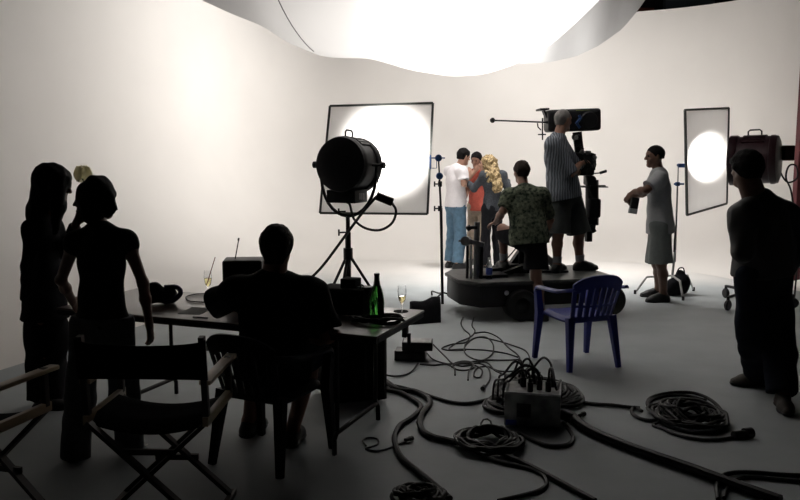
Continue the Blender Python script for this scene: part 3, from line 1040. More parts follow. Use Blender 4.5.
# 7 man in a leaf print shirt, one foot on the dolly
Y = 8.42
p = Human(base_at(531, Y), 1.73, hy(16), w=1.02)
ZD = .42
p.J.update(hd=W(521.5, 172, Y + .12), nk=W(524, 189, Y + .03), shl=W(510, 197, Y + .04), shr=W(541, 196, Y), pel=W(529, 236, Y - .05),
           hpl=W(522, 240, Y - .05), hpr=W(536, 241, Y - .03), knl=W(502.5, 229, Y + .40), knr=W(536, 277, Y - .10),
           anl=W(504, 266, Y + .42), anr=G(541, 321) + Vector((.0, .0, .085)),
           ell=W(503, 211, Y + .0), wrl=W(496, 222, Y + .30), elr=W(550, 220, Y + .12), wrr=W(545, 234, Y + .3))
p.J['anl'].z = ZD + .12
p.look = Vector((-.35, 1, -.12))
p.hand['l'] = dict(d=Vector((-.5, .6, -.3)), n=Vector((.1, .2, -1)), curl=.5)
p.toe = dict(l=Vector((-.25, 1, 0)).normalized(), r=Vector((-.92, .3, 0)).normalized())
p.make('man in a green leaf print shirt with one foot up on the camera dolly', M['skint'], .008)
p.hair(M['hairb'], e=.012, low=-.05)
p.shirt(M['camo'], e=.028, hem=-.09, sleeve=.82, fat=1.1, loose=.012, collar=True, noise=(.005, 30))
p.trousers(M['blackcl'], e=.02, short=.80, loose=.025, hem=.03, name='shorts')
p.shoes(M['shoe'], sock=M['sock'])

# 8 tall man on the dolly
Y = 8.95
p = Human(Vector((W(571, 300, Y).x, Y, ZD)), 1.83, hy(-58), w=1.06)
p.J.update(hd=W(563, 120.5, Y + .02), nk=W(557.5, 138, Y), shl=W(560, 147, Y + .17), shr=W(553, 146, Y - .15), pel=W(564, 192, Y),
           hpl=W(571, 196, Y + .08), hpr=W(560, 196, Y - .05), knl=W(579, 234, Y + .08), knr=W(558, 234, Y - .08),
           anl=W(580, 265, Y + .08), anr=W(557, 268, Y - .10),
           elr=W(570, 175, Y - .12), wrr=W(580, 164, Y + .10), ell=W(577, 172, Y + .2), wrl=W(581, 166, Y + .38))
for a in ('anl', 'anr'):
    p.J[a].z = ZD + .088
p.look = Vector((.8, .6, -.05))
p.toe = dict(l=Vector((1, .15, 0)).normalized(), r=Vector((.6, .8, 0)).normalized())
p.hand['r'] = dict(d=Vector((.8, .5, .3)), n=Vector((0, .3, -1)), curl=.5)
p.make('tall man with cropped grey hair in a striped shirt standing on the dolly', M['skint'], .008)
p.hair(M['hairg'], e=.004, low=-.05, noise=None)
p.shirt(M['stripe'], e=.03, hem=-.07, sleeve=.95, fat=1.12, loose=.03, collar=True, noise=(.006, 28))
p.trousers(M['darksh'], e=.02, short=.98, loose=.035, hem=.02, name='shorts')
p.shoes(M['shoe'], sock=M['sock'])

# 9 man in grey t-shirt, facing left
Y = 9.2
p = Human(base_at(656, Y), 1.84, hy(82), w=1.02)
p.J.update(hd=W(655, 156.5, Y), nk=W(659, 171, Y), shl=W(660, 179, Y - .17), shr=W(657, 178, Y + .17), pel=W(660, 224, Y),
           hpl=W(660, 226, Y - .09), hpr=W(659, 226, Y + .09), knl=W(661, 264, Y - .09), knr=W(657, 264, Y + .08),
           anl=G(663, 302) + Vector((0, 0, .088)), anr=G(658, 297) + Vector((0, 0, .088)),
           ell=W(646, 190, Y - .24), wrl=W(634, 192, Y - .06), elr=W(647, 192, Y + .24), wrr=W(635, 196, Y + .08))
p.look = Vector((-1, -.05, -.08))
p.hand['l'] = dict(d=Vector((-.7, .2, -.75)), n=Vector((.6, .5, -.5)), curl=.45)
p.hand['r'] = dict(d=Vector((-.6, -.3, -.5)), n=Vector((.3, -.9, -.3)), curl=.4)
p.toe = dict(l=Vector((-1, -.12, 0)).normalized(), r=Vector((-1, .05, 0)).normalized())
p.make('man in a pale grey t-shirt and shorts standing side on by the narrow frame', M['skind'], .008)
p.hair(M['hairk'], e=.007, low=-.03, noise=None)
p.shirt(M['greytee'], e=.018, hem=-.10, sleeve=.78, fat=1.05, loose=.02, noise=(.005, 26))
p.trousers(M['greyshort'], e=.02, short=.97, loose=.04, hem=.015, name='shorts', noise=(.004, 26))
p.shoes(M['shoe'])
GREY = p

# 10 man in a dark jacket at the right
Y = 5.65
p = Human(base_at(762, Y), 1.80, hy(52), w=1.12); p.neckw = 1.3
p.J.update(hd=W(746, 170, Y), nk=W(757, 199, Y), shl=W(744, 216, Y - .16), shr=W(785, 214, Y + .10), pel=W(764, 270, Y),
           hpl=W(753, 274, Y - .08), hpr=W(775, 274, Y + .05), knl=W(752, 335, Y - .02), knr=W(779, 338, Y - .05),
           anl=G(759, 386) + Vector((0, 0, .09)), anr=G(782, 408) + Vector((0, 0, .09)),
           ell=W(742, 252, Y - .22), wrl=W(752, 246, Y + .14), elr=W(796, 256, Y + .05), wrr=W(756, 258, Y + .2))
p.look = Vector((-.42, .9, -.05))
p.toe = dict(l=Vector((-1, .1, 0)).normalized(), r=Vector((-.25, -.97, 0)).normalized())
p.make('man in a dark jacket and jeans standing in shadow at the right edge', M['skind'], .0065)
p.hair(M['hairk'], e=.030, low=-.06)
p.shirt(M['jacket'], e=.032, hem=-.02, long=True, fat=1.16, loose=.03, collar=True, name='jacket', noise=(.008, 26))
p.trousers(M['navycl'], e=.018, loose=.025, hem=.02, noise=(.006, 24))
p.shoes(M['shoebr'])
def cyl(bm, a, b, r, n=16, r2=None):
    return add_tube(bm, [a, b], r, n, r2)
def frame_mx(o, xa, ya, za):
    m = Matrix((( xa[0], ya[0], za[0], o[0]), (xa[1], ya[1], za[1], o[1]), (xa[2], ya[2], za[2], o[2]), (0, 0, 0, 1)))
    return m

# ------------------------------------------------------------------ big fresnel lamps
def fresnel(root, c, yaw, pitch, R, L, m, box=True):
    """housing along its own axis, lens to the front; c = middle of the housing, world"""
    ax = Vector((-math.sin(yaw) * math.cos(pitch), math.cos(yaw) * math.cos(pitch), math.sin(pitch)))
    sd = ax.cross(UP).normalized()
    up = sd.cross(ax)
    mx = frame_mx(c, sd, up, ax) if False else frame_mx(c, up.cross(ax), up, ax)
    h = L / 2
    b = NB()
    add_lathe(b, [(R * .985, -h + .03), (R, -h + .04), (R, -h + .075), (R * .965, -h + .08), (R * .965, h - .09), (R, h - .085), (R * 1.03, h - .07), (R * 1.03, h), (R * .96, h), (R * .94, h - .05)], mx, 48)
    hs = obj('housing', b, m, root, world=True)
    b = NB()
    for k in range(10):                     # cooling louvres along the top
        a = math.radians(50 + 8.9 * k)
        d = sd * math.cos(a) + up * math.sin(a)
        add_bar(b, c + d * R * .985 - ax * h * .5, c + d * R * .985 + ax * h * .45, .03, .018, up=d)
    obj('cooling_louvres', b, m, hs, world=True)
    b = NB()
    add_lathe(b, [(R * .985, -h + .032), (R * .96, -h + .005), (R * .8, -h - .012), (R * .4, -h - .022), (0, -h - .024)], mx, 48)
    rc = obj('rear_cap', b, m, root, world=True)
    b = NB()
    add_lathe(b, [(0, h - .012), (R * .5, h - .02), (R * .93, h - .05)], mx, 40)
    obj('fresnel_lens', b, M['lens'], root, world=True)
    b = NB()
    t = c + up * R
    add_tube(b, [t - ax * .07 * 1 - up * .01, t - ax * .07 + up * .045, t - ax * .05 + up * .062, t + ax * .05 + up * .062, t + ax * .07 + up * .045, t + ax * .07 - up * .01], .009, 8)
    obj('carry_handle', b, M['black'], root, world=True)
    return ax, sd, up, hs

def stand_legs(root, top, spread, foot_z=0.0, yaw=0.3, n=3, r=.014, m='black', brace=True):
    """tripod from top to the floor"""
    for k in range(n):
        a = yaw + 2 * PI * k / n
        f = Vector((top.x + math.cos(a) * spread, top.y + math.sin(a) * spread, foot_z + .012))
        b = NB(); add_tube(b, [top, f], r, 10)
        lg = obj('leg', b, M[m], root, world=True)
        b = NB(); add_tube(b, [f + Vector((0, 0, .04)) , f - Vector((0, 0, .011))], r * 1.35, 10)
        obj('rubber_foot', b, M['rubber'], lg, world=True)
        if brace:
            mid = top.lerp(f, .55)
            b = NB(); add_tube(b, [Vector((top.x, top.y, mid.z + .12)), mid], r * .6, 8)
            obj('brace', b, M[m], root, world=True)

# left lamp, its black back towards us, lighting the square frame
YL = 7.6
c = W(348.5, 165, YL)
lamp = thing('studio_lamp', 'big black fresnel lamp on a tripod stand facing the square white frame', 'lamp', (W(349, 250, YL).x, YL, 0))
R = .262
ax, sd, up, hs = fresnel(lamp, c, hy(-24), hy(-3), R, .36, M['black'])
# vents on the rear cap, control box under the housing
b = NB()
bc = c - up * (R + .03) - ax * .02
add_box(b, bc, (.30, .26, .12), rz(hy(-24)), .008)
cb = obj('ballast_box', b, M['black'], lamp, world=True)
b = NB()
q = bc + sd * .151
for k in range(3):
    add_box(b, q + ax * (-.03 + .04 * k), (.004, .02, .06), rz(hy(-24)))
obj('vent', b, M['steel'], cb, world=True)
# yoke
b = NB()
pts = []
yk = W(349, 216, YL)
for k in range(17):
    a = PI * k / 16
    pts.append(c + sd * math.cos(a) * -(R + .035) - up * (math.sin(a) ** .8) * (R + .22) * 1.0)
add_tube(b, pts, .016, 10)
obj('yoke', b, M['black'], lamp, world=True)
for s_ in (-1, 1):
    b = NB()
    cyl(b, c + sd * s_ * (R - .01), c + sd * s_ * (R + .09), .014)
    cyl(b, c + sd * s_ * (R + .085), c + sd * s_ * (R + .115), .032)
    obj('tilt_knob', b, M['black'], lamp, world=True)
bot = c - up * (R + .22)
b = NB()
hub = Vector((bot.x, YL, .80))
add_tube(b, [bot, Vector((bot.x, YL, bot.z - .05)), Vector((bot.x, YL, .95))], .020, 12)
obj('stand_riser', b, M['black'], lamp, world=True)
b = NB()
add_tube(b, [Vector((bot.x, YL, 1.0)), Vector((bot.x, YL, .28))], .028, 12)
obj('stand_column', b, M['black'], lamp, world=True)
b = NB()
add_tube(b, [hub + Vector((0, 0, .05)), hub - Vector((0, 0, .06))], .045, 12)
obj('collar', b, M['black'], lamp, world=True)
for z in (1.0, 1.2):
    b = NB()
    cyl(b, Vector((bot.x - .02, YL, z)), Vector((bot.x - .09, YL - .02, z)), .008)
    cyl(b, Vector((bot.x - .085, YL - .02, z - .03)), Vector((bot.x - .085, YL - .02, z + .03)), .009)
    obj('clamp_handle', b, M['black'], lamp, world=True)
stand_legs(lamp, hub, .50, yaw=.30)
# cable from the lamp to the switch box and on to the floor
b = NB()
sw = W(384.5, 199, YL - .3)
add_tube(b, [bc - up * .06, W(350, 205, YL - .2), W(354, 219, YL - .25), W(365, 228, YL - .3), W(380, 230, YL - .32), W(392, 223, YL - .32), W(396, 211, YL - .31), W(392, 203, YL - .3)], .012, 8, smooth=6)
cb = obj('power_cable', b, M['cablem'], lamp, world=True)
b = NB()
add_box(b, sw, (.165, .09, .075), Matrix.Rotation(hy(22), 3, 'Y'), .012)
sb = obj('switch_box', b, M['black'], lamp, world=True)
b = NB()
add_tube(b, [c + sd * (R + .03) - up * .06, W(378, 182, YL - .2), W(378, 195, YL - .3)], .006, 6, smooth=4)
obj('hanging_cord', b, M['cablem'], sb, world=True)
b = NB()
p0, p1 = W(377, 196, YL - .3), W(306, 284, YL - .1)
add_tube(b, [p0, W(363, 212, YL - .28), W(348, 232, YL - .25), W(325, 263, YL - .2), W(312, 277, YL - .15), W(300, 288, YL - .1), Vector((W(292, 300, YL).x, YL, .3)), Vector((W(280, 300, YL).x, YL + .1, .014))], .013, 8, smooth=6)
obj('feed_cable', b, M['cablem'], lamp, world=True)
spot('lamp_beam_left', c + ax * .30, W(386, 152, 9.3), LIGHT['f1'], 46, 1, .1, (1, .97, .93))

# right lamp beside the man in shadow
YR = 9.1
c = W(754.5, 160, YR)
lamp2 = thing('studio_lamp', 'big dark maroon fresnel lamp behind the man in shadow at right', 'lamp', (W(757, 250, YR).x, YR, 0))
R = .275
AX_R = hy(24)
ax, sd, up, hs = fresnel(lamp2, c, hy(58), hy(-2), R, .50, M['maroonm'])
b = NB()
pts = [c + sd * math.cos(PI * k / 16) * -(R + .04) - up * (math.sin(PI * k / 16) ** .8) * (R + .22) for k in range(17)]
add_tube(b, pts, .018, 10)
obj('yoke', b, M['black'], lamp2, world=True)
b = NB()
bx = W(786, 153, YR - .05)
add_box(b, bx, (.14, .12, .17), rz(hy(20)), .01)
cb = obj('connector_box', b, M['maroonm'], lamp2, world=True)
b = NB()
for k in range(4):
    e = W(774, 147 + 4.3 * k, YR - .05)
    cyl(b, e, e + Vector((.09, 0, 0)), .008, 8)
obj('bolts', b, M['steel'], cb, world=True)
b = NB()
add_tube(b, [W(782, 160, YR - .05), W(779, 168, YR - .1), W(787, 182, YR - .1), W(797, 178, YR - .1), W(796, 166, YR - .1), W(789, 166, YR - .1), W(786, 178, YR - .1), W(792, 196, YR - .1), Vector((W(796, 200, YR).x, YR - .1, .6)), Vector((W(796, 200, YR).x, YR - .1, .02))], .010, 8, smooth=6)
obj('power_cable', b, M['cablem'], lamp2, world=True)
bot = c - up * (R + .22)
b = NB(); add_tube(b, [bot, Vector((bot.x, bot.y, .62))], .022, 12); obj('stand_riser', b, M['black'], lamp2, world=True)
b = NB(); add_tube(b, [Vector((bot.x, bot.y, .85)), Vector((bot.x, bot.y, .16))], .032, 12); obj('stand_column', b, M['black'], lamp2, world=True)
b = NB()
cyl(b, c - ax * .05 - sd * R * .0 + Vector((-R - .02, -.1, -.01)), c - ax * .05 + Vector((-R - .10, -.12, -.01)), .03)
obj('tilt_knob', b, M['black'], lamp2, world=True)
wl = G(725.5, 298)
for k in range(3):
    a0 = math.atan2(wl.y - bot.y, wl.x - bot.x)
    rr = (Vector((wl.x, wl.y)) - Vector((bot.x, bot.y))).length
    a = a0 + 2 * PI * k / 3
    f = Vector((bot.x + math.cos(a) * rr, bot.y + math.sin(a) * rr, .15))
    b = NB(); add_tube(b, [Vector((bot.x, bot.y, .17)), f.lerp(Vector((bot.x, bot.y, .15)), .1), f, f + Vector((0, 0, -.07))], .018, 10)
    lg = obj('leg', b, M['black'], lamp2, world=True)
    b = NB(); mx = frame_mx((f.x, f.y, .06), Vector((0, 0, 1)), Vector((-math.sin(a), math.cos(a), 0)).cross(Vector((0, 0, 1))), Vector((-math.sin(a), math.cos(a), 0)))
    add_lathe(b, [(0, -.02), (.05, -.02), (.06, -.012), (.06, .012), (.05, .02), (0, .02)], mx, 20)
    obj('caster', b, M['rubber'], lg, world=True)
spot('lamp_beam_right', c + ax * .42, W(702, 158, 10.1), LIGHT['f2'], 38, 1, .1, (1, .97, .93))

# ------------------------------------------------------------------ diffusion frames on stands
def diff_frame(name, label, P4, m_tube, bar=.025):
    tl, tr, br, bl = P4
    c_ = (tl + tr + br + bl) / 4
    root = thing(name, label, 'frame', c_)
    n = (tr - tl).cross(bl - tl).normalized()
    for i in range(4):
        b = NB(); add_bar(b, P4[i], P4[(i + 1) % 4], bar, bar, up=n)
        obj('frame_tube', b, m_tube, root, world=True)
    b = NB()
    g = []
    for j in range(25):
        v = j / 24
        row = []
        for i in range(25):
            u = i / 24
            p = (tl * (1 - u) + tr * u) * (1 - v) + (bl * (1 - u) + br * u) * v
            edge = min(u, 1 - u, v, 1 - v)
            p = p + n * (.006 * math.sin(u * 37 + v * 9) * math.exp(-edge * 14) * (1 if edge > 0 else 0))
            row.append(p)
        g.append(row)
    add_sheet(b, g)
    obj('diffusion_cloth', b, M['diff'], root, world=True)
    return root
f1 = [W(330, 106, 9.38), W(433, 103, 9.22), W(427.5, 214, 9.22), W(320, 213, 9.38)]
diff_frame('diffusion_frame', 'square white diffusion frame lit by the big black lamp at centre', f1, M['fgrey'])
f2 = [W(685, 110, 9.82), W(728.5, 108, 10.45), W(726.5, 203.5, 10.45), W(687, 215, 9.82)]
diff_frame('diffusion_frame', 'narrow looking tilted diffusion frame with a bright oval glow at right', f2, M['fgrey'])

# stand holding the square frame
YS = 9.1
st = thing('light_stand', 'slim black light stand holding the square frame beside the man in white', 'stand', (W(441, 300, YS).x, YS, 0))
def stand_pole(px0, py0, px1, py1, r, name, mm='black'):
    b = NB(); add_tube(b, [W(px0, py0, YS), W(px1, py1, YS)], r, 10)
    return obj(name, b, M[mm], st, world=True)
stand_pole(438.5, 158, 440, 186, .009, 'top_rod')
stand_pole(439.5, 180, 441, 212, .012, 'upper_tube')
stand_pole(441, 208, 442.5, 304, .017, 'lower_tube')
for px_, py_ in ((438.5, 158), (439.5, 176)):
    b = NB()
    q = W(px_, py_, YS)
    mx = frame_mx(q + Vector((0, -.035, 0)), Vector((1, 0, 0)), Vector((0, 0, 1)), Vector((0, 1, 0)))
    add_lathe(b, [(0, 0), (.036, 0), (.04, .008), (.04, .062), (.036, .07), (0, .07)], mx, 24)
    obj('grip_head', b, M['bluesteel'], st, world=True)
b = NB()
cyl(b, W(429, 158, YS), W(445, 158, YS), .008)
obj('frame_pin', b, M['bluesteel'], st, world=True)
b = NB()
q = W(430.5, 162, YS)
add_box(b, q, (.022, .03, .16), None, .004)
add_tube(b, [q + Vector((.02, 0, -.07)), q + Vector((.07, 0, -.07)), q + Vector((.07, 0, .03))], .005, 6)
obj('frame_clamp', b, M['bluesteel'], st, world=True)
for py_ in (184, 208.5):
    b = NB()
    q = W(440, py_, YS)
    cyl(b, q + Vector((.02, 0, 0)), q + Vector((-.065, -.01, 0)), .008)
    cyl(b, q + Vector((-.062, -.01, -.03)), q + Vector((-.062, -.01, .03)), .009)
    cyl(b, q + Vector((0, 0, -.03)), q + Vector((0, 0, .03)), .024)
    obj('clamp_knob', b, M['black'], st, world=True)
q = W(442.5, 304, YS)
for e in ((478, 302.5), (425, 309), (432, 296)):
    b = NB()
    f = G(*e)
    add_tube(b, [Vector((q.x, q.y, .15)), Vector((q.x, q.y, .11)).lerp(f + Vector((0, 0, .09)), .35), f + Vector((0, 0, .06)), f + Vector((0, 0, .010))], .010, 8, smooth=4)
    obj('leg', b, M['black'], st, world=True)

# black sandbag cloth over the foot of that stand
b = NB()
o0 = [G(410, 325), G(441, 322.5)]
top0, top1 = W(413, 303.5, o0[0].y + .12), W(440.5, 297, o0[1].y + .12)
g = []
nn = 11
for j in range(nn):
    v = j / (nn - 1)
    row = []
    for i in range(13):
        u = i / 12
        b0 = o0[0].lerp(o0[1], u); t0 = top0.lerp(top1, u)
        a = v * PI
        hgt = math.sin(a)
        p = b0 + Vector((0, .34 * v, 0)) + Vector((0, 0, (t0.z + .012 * math.sin(u * 9 + 1)) * hgt ** .55))
        if v < .5:
            p.x = b0.x + (t0.x - b0.x) * hgt
        row.append(p)
    g.append(row)
add_sheet(b, g)
for e in (0, 12):
    ring = [r_[e] for r_ in g]
    vs = [b.verts.new(p) for p in ring]
    b.faces.new(vs)
bmesh.ops.remove_doubles(b, verts=b.verts, dist=.0005)
solo('sandbag', b, M['blackcl'], 'black sandbag slumped at the foot of the slim stand behind the table', 'sandbag', (o0[0].x + .15, o0[0].y + .1, 0))

# stand of the narrow frame
YS2 = 9.9
st2 = thing('light_stand', 'steel light stand behind the man in grey, holding the narrow frame', 'stand', (W(673, 300, YS2).x, YS2, 0))
def pole2(a, bb, r, name, mm):
    b = NB(); add_tube(b, [W(*a, YS2), W(*bb, YS2)], r, 10)
    return obj(name, b, M[mm], st2, world=True)
pole2((678.5, 164), (677.5, 190), .008, 'top_rod', 'steel')
pole2((677.5, 185), (675, 262), .011, 'upper_tube', 'steel')
pole2((675, 250), (671, 288), .016, 'lower_tube', 'chrome')
b = NB(); add_box(b, W(682, 165.5, YS2), (.10, .05, .05), None, .008); cyl(b, W(677, 165, YS2), W(690, 166, YS2), .012); obj('grip_head', b, M['bluesteel'], st2, world=True)
b = NB(); add_box(b, W(677.5, 184, YS2), (.05, .05, .05), None, .01); cyl(b, W(674, 184, YS2), W(684, 184, YS2), .012); obj('clamp_knob', b, M['bluesteel'], st2, world=True)
b = NB(); add_tube(b, [W(676, 225, YS2 - .03), W(674.5, 240, YS2 - .03), W(674, 252, YS2 - .03)], .010, 8); obj('cord_end', b, M['cablem'], st2, world=True)
ctr = Vector((W(671, 288, YS2).x, YS2, .22))
for e, kk in (((635, 294), (647, 279)), ((683, 300.5), (679, 287)), ((693.5, 291), (686, 274))):
    f = G(*e)
    knee = Vector((f.x, f.y, 0)).lerp(Vector((ctr.x, ctr.y, 0)), .30); knee.z = .21
    b = NB(); add_tube(b, [ctr, ctr.lerp(knee, .8), knee, knee.lerp(f, .15) , f + Vector((0, 0, .014))], .013, 10)
    lg = obj('leg', b, M['chrome'], st2, world=True)
    b = NB(); add_tube(b, [f + Vector((0, 0, .05)), f + Vector((0, 0, .001))], .017, 10); obj('rubber_foot', b, M['rubber'], lg, world=True)
S = Field()
q0, q1 = G(672, 297), G(685, 296)
S.cone(q0 + Vector((.03, .12, .10)), q1 + Vector((-.01, .12, .14)), .10, .11, k=.04)
S.cone(q1 + Vector((-.01, .12, .16)), q1 + Vector((-.03, .12, .26)), .08, .05, k=.04)
S.cone(q0 + Vector((.0, .12, .07)), q1 + Vector((.0, .12, .07)), .075, .075, k=.04)
S.noise = (.006, 24)
S.clip((0, 0, .002), (0, 0, -1))
bag = thing('sandbag', 'black sandbag hanging in the feet of the steel stand at right', 'sandbag', (q0.x + .08, q0.y + .12, 0))
field_obj('bag', S, .009, M['blackcl'], bag)
b = NB(); add_tube(b, [q1 + Vector((-.08, .10, .27)), q1 + Vector((-.05, .10, .33)), q1 + Vector((.0, .10, .33)), q1 + Vector((.02, .10, .26))], .008, 6, smooth=4)
obj('strap', b, M['blackcl'], bag, world=True)

# ------------------------------------------------------------------ camera dolly
P0 = G(480, 283, ZD); P1 = G(620, 277.5, ZD); PB = G(462.5, 273, ZD)
dol = thing('camera_dolly', 'low black camera dolly platform on fat wheels with two men standing on it', 'dolly', ((P0.x + P1.x) / 2, P0.y + .45, 0))
DX = (P1 - P0).normalized(); DX.z = 0
DY = Vector((-DX.y, DX.x, 0))
def D(x, y, z):
    return Vector((P0.x, P0.y, 0)) + DX * x + DY * y + UP * z
LX, LY = (P1 - P0).length, 1.0
out = [(-.16, .25), (0, 0), (LX, 0), (LX, LY), (0, LY), (-.16, LY - .25)]
b = NB()
vs = [[b.verts.new(D(x, y, z)) for x, y in out] for z in (ZD - .035, ZD)]
for k in range(6):
    b.faces.new((vs[0][k], vs[0][(k + 1) % 6], vs[1][(k + 1) % 6], vs[1][k]))
b.faces.new(vs[0][::-1]); b.faces.new(vs[1])
bmesh.ops.bevel(b, geom=b.edges[:], offset=.006, segments=2, affect='EDGES')
M['deck'] = mat('worn deck plate', (0.075, 0.078, 0.075), 0.4, var=.25, scale=14, spec=0.3)
obj('platform', b, M['deck'], dol, world=True)
b = NB()
ins = [(-.14, .27), (.02, .03), (LX - .1, .03), (LX - .1, LY - .03), (.02, LY - .03), (-.14, LY - .27)]
vs = [[b.verts.new(D(x, y, z)) for x, y in ins] for z in (.15, ZD - .035)]
for k in range(6):
    b.faces.new((vs[0][k], vs[0][(k + 1) % 6], vs[1][(k + 1) % 6], vs[1][k]))
b.faces.new(vs[0][::-1]); b.faces.new(vs[1])
bmesh.ops.bevel(b, geom=b.edges[:], offset=.012, segments=2, affect='EDGES')
ch = obj('chassis', b, M['black'], dol, world=True)
b = NB()
add_lathe(b, [(0, 0), (.022, 0), (.026, -.012), (0, -.016)], frame_mx(D(.30, .028, .30), DX, UP, DY), 18)
obj('chassis_bolt', b, M['chrome'], ch, world=True)
for x, y in ((.46, .06), (1.50, .10), (.46, LY - .12), (1.50, LY - .12)):
    b = NB()
    mx = frame_mx(D(x, y, .168), DX, UP, DY)
    rw = .168
    add_lathe(b, [(.08, -.10), (rw - .035, -.115), (rw - .01, -.105), (rw, -.08), (rw, .08), (rw - .01, .10), (rw - .035, .115), (.08, .10)], mx, 36)
    wh = obj('wheel', b, M['rubber'], dol, world=True)
    b = NB(); add_lathe(b, [(0, -.09), (.04, -.09), (.05, -.085), (.09, -.075), (.09, .075), (0, .08)], mx, 24)
    obj('wheel_hub', b, M['black'], wh, world=True)
# steering posts and clamps at the left end
def vert(px, py0, py1, Y, r):
    b = NB(); add_tube(b, [W(px, py0, Y), W(px, py1, Y)], r, 10); return b
YP = P0.y + .30
b = NB(); q = W(477, 222, YP); add_tube(b, [W(477, 222, YP), Vector((q.x, YP, ZD))], .032, 12); obj('post', b, M['steel'], dol, world=True)
b = NB(); q = W(467.5, 243, YP); add_tube(b, [q, Vector((q.x, YP, ZD))], .016, 10); obj('post', b, M['black'], dol, world=True)
b = NB(); q = W(471, 245, YP); add_tube(b, [q, Vector((q.x, YP, ZD))], .014, 10); obj('post', b, M['chrome'], dol, world=True)
b = NB(); q = W(481.5, 246, YP); add_tube(b, [q, Vector((q.x, YP, ZD))], .020, 10); obj('post', b, M['black'], dol, world=True)
b = NB(); add_box(b, W(472.5, 227.5, YP - .02), (.10, .07, .035), None, .008); cyl(b, W(467.5, 226, YP - .03), W(470, 230, YP - .03), .028); obj('clamp', b, M['black'], dol, world=True)
b = NB(); add_bar(b, W(464, 240, YP - .04), W(484, 245, YP - .04), .05, .05); cyl(b, W(465, 241, YP - .09), W(467.5, 241, YP + .03), .05, 18); obj('clamp_bar', b, M['steel'], dol, world=True)
b = NB(); cyl(b, W(458.5, 241, YP - .05), W(465, 241, YP - .05), .011); obj('lever', b, M['black'], dol, world=True)
b = NB(); q = W(502, 251, P0.y + .7)
add_tube(b, [Vector((W(520, 240, P0.y + .7).x, P0.y + .7, .95)), Vector((W(520, 240, P0.y + .7).x, P0.y + .7, ZD))], .012, 10); obj('post', b, M['black'], dol, world=True)
b = NB(); add_tube(b, [W(520, 243, P0.y + .7), W(512, 253, P0.y + .6), W(504, 262, P0.y + .5)], .007, 8); obj('control_rod', b, M['black'], dol, world=True)
# foot pedal block the man steps on
b = NB(); q = W(504, 268, 8.75 + .3); add_box(b, D(.24, .42, ZD + .018), (.34, .30, .034), rz(math.atan2(DX.y, DX.x)), .008); obj('foot_board', b, M['black'], dol, world=True)
b = NB(); add_bar(b, D(.42, .45, ZD + .01), D(.66, .40, ZD + .10), .10, .05); add_bar(b, D(.3, .55, ZD + .03), D(.6, .6, ZD + .05), .07, .06); obj('pedal', b, M['black'], dol, world=True)
# folding arm and column that carry the film camera
b = NB(); add_bar(b, D(.62, .70, ZD + .02), D(1.02, .62, ZD + .62), .13, .13); obj('lift_arm', b, M['black'], dol, world=True)
b = NB(); add_bar(b, D(.66, .60, ZD + .42), D(1.14, .66, ZD + .04), .07, .07); obj('lift_arm', b, M['steel'], dol, world=True)
b = NB(); add_bar(b, D(.68, .50, ZD + .03), D(1.1, .50, ZD + .60), .06, .05); obj('lift_arm', b, M['steel'], dol, world=True)
b = NB(); add_tube(b, [W(592, 225, 9.2), W(592, 180, 9.2)], .075, 16); obj('column', b, M['black'], dol, world=True)
b = NB(); add_bar(b, D(1.0, .62, ZD + .55), W(592, 226, 9.2), .14, .14); obj('column_bracket', b, M['black'], dol, world=True)
b = NB(); add_box(b, D(1.05, .65, ZD + .012), (.34, .36, .024), rz(.1), .006); add_box(b, D(.66, .66, ZD + .05), (.22, .3, .1), rz(.1), .01); obj('lift_base', b, M['black'], dol, world=True)
b = NB(); add_box(b, W(594, 208, 9.12), (.13, .16, .22), None, .03); obj('weight_bag', b, M['blackcl'], dol, world=True)
b = NB(); add_box(b, W(588.5, 236, 9.1), (.07, .07, .13), rz(.2), .012); add_bar(b, W(590, 225, 9.1), W(594, 232, 9.1), .07, .05); obj('release_handle', b, M['black'], dol, world=True)

# film camera on the dolly column
cam_r = thing('film_camera', 'black film camera with a long magazine on the dolly column beside the tall man', 'camera', W(592, 181, 9.2))
YC = 9.25
b = NB()
add_box(b, W(582, 164, YC), (.24, .26, .26), None, .03)
bd = obj('camera_body', b, M['black'], cam_r, world=True)
b = NB()
for k in range(3):
    add_box(b, W(574 + 5 * k, 158 + 3 * k, YC - .14), (.05, .015, .03), None, .003)
obj('control_panel', b, M['steel'], bd, world=True)
b = NB()
ca, cbb = W(546, 109.5, YC), W(597.5, 131.5, YC)
w_, h_ = cbb.x - ca.x, ca.z - cbb.z
add_box(b, (ca + cbb) / 2, (w_, .34, h_), Matrix.Rotation(hy(-2), 3, 'Y'), .045, 4)
mg = obj('magazine', b, M['black'], cam_r, world=True)
b = NB()
mm_ = (ca + cbb) / 2
add_lathe(b, [(0, -.014), (.085, -.014), (.095, -.004), (.095, .01), (0, .01)], frame_mx(mm_ + Vector((w_ * .27, -.17, 0)), Vector((1, 0, 0)), UP, Vector((0, 1, 0))), 28)
obj('magazine_lid', b, M['black'], mg, world=True)
b = NB(); add_lathe(b, [(0, -.014), (.085, -.014), (.095, -.004), (.095, .01), (0, .01)], frame_mx(mm_ + Vector((-w_ * .24, -.17, 0)), Vector((1, 0, 0)), UP, Vector((0, 1, 0))), 28)
obj('magazine_lid', b, M['black'], mg, world=True)
b = NB(); add_box(b, W(583, 110.5, YC - .16), (.16, .012, .012), None, .002); obj('tape_strip', b, mat('green tape', (.12, .16, .03), .7), mg, world=True)
b = NB()
for q0_, q1_ in (((580, 119), (576, 124)), ((577, 124), (580, 128)), ((579, 115), (581, 119))):
    add_tube(b, [W(*q0_, YC - .19), W(*q1_, YC - .19)], .016, 8)
obj('magazine_latch', b, M['bluesteel'], mg, world=True)
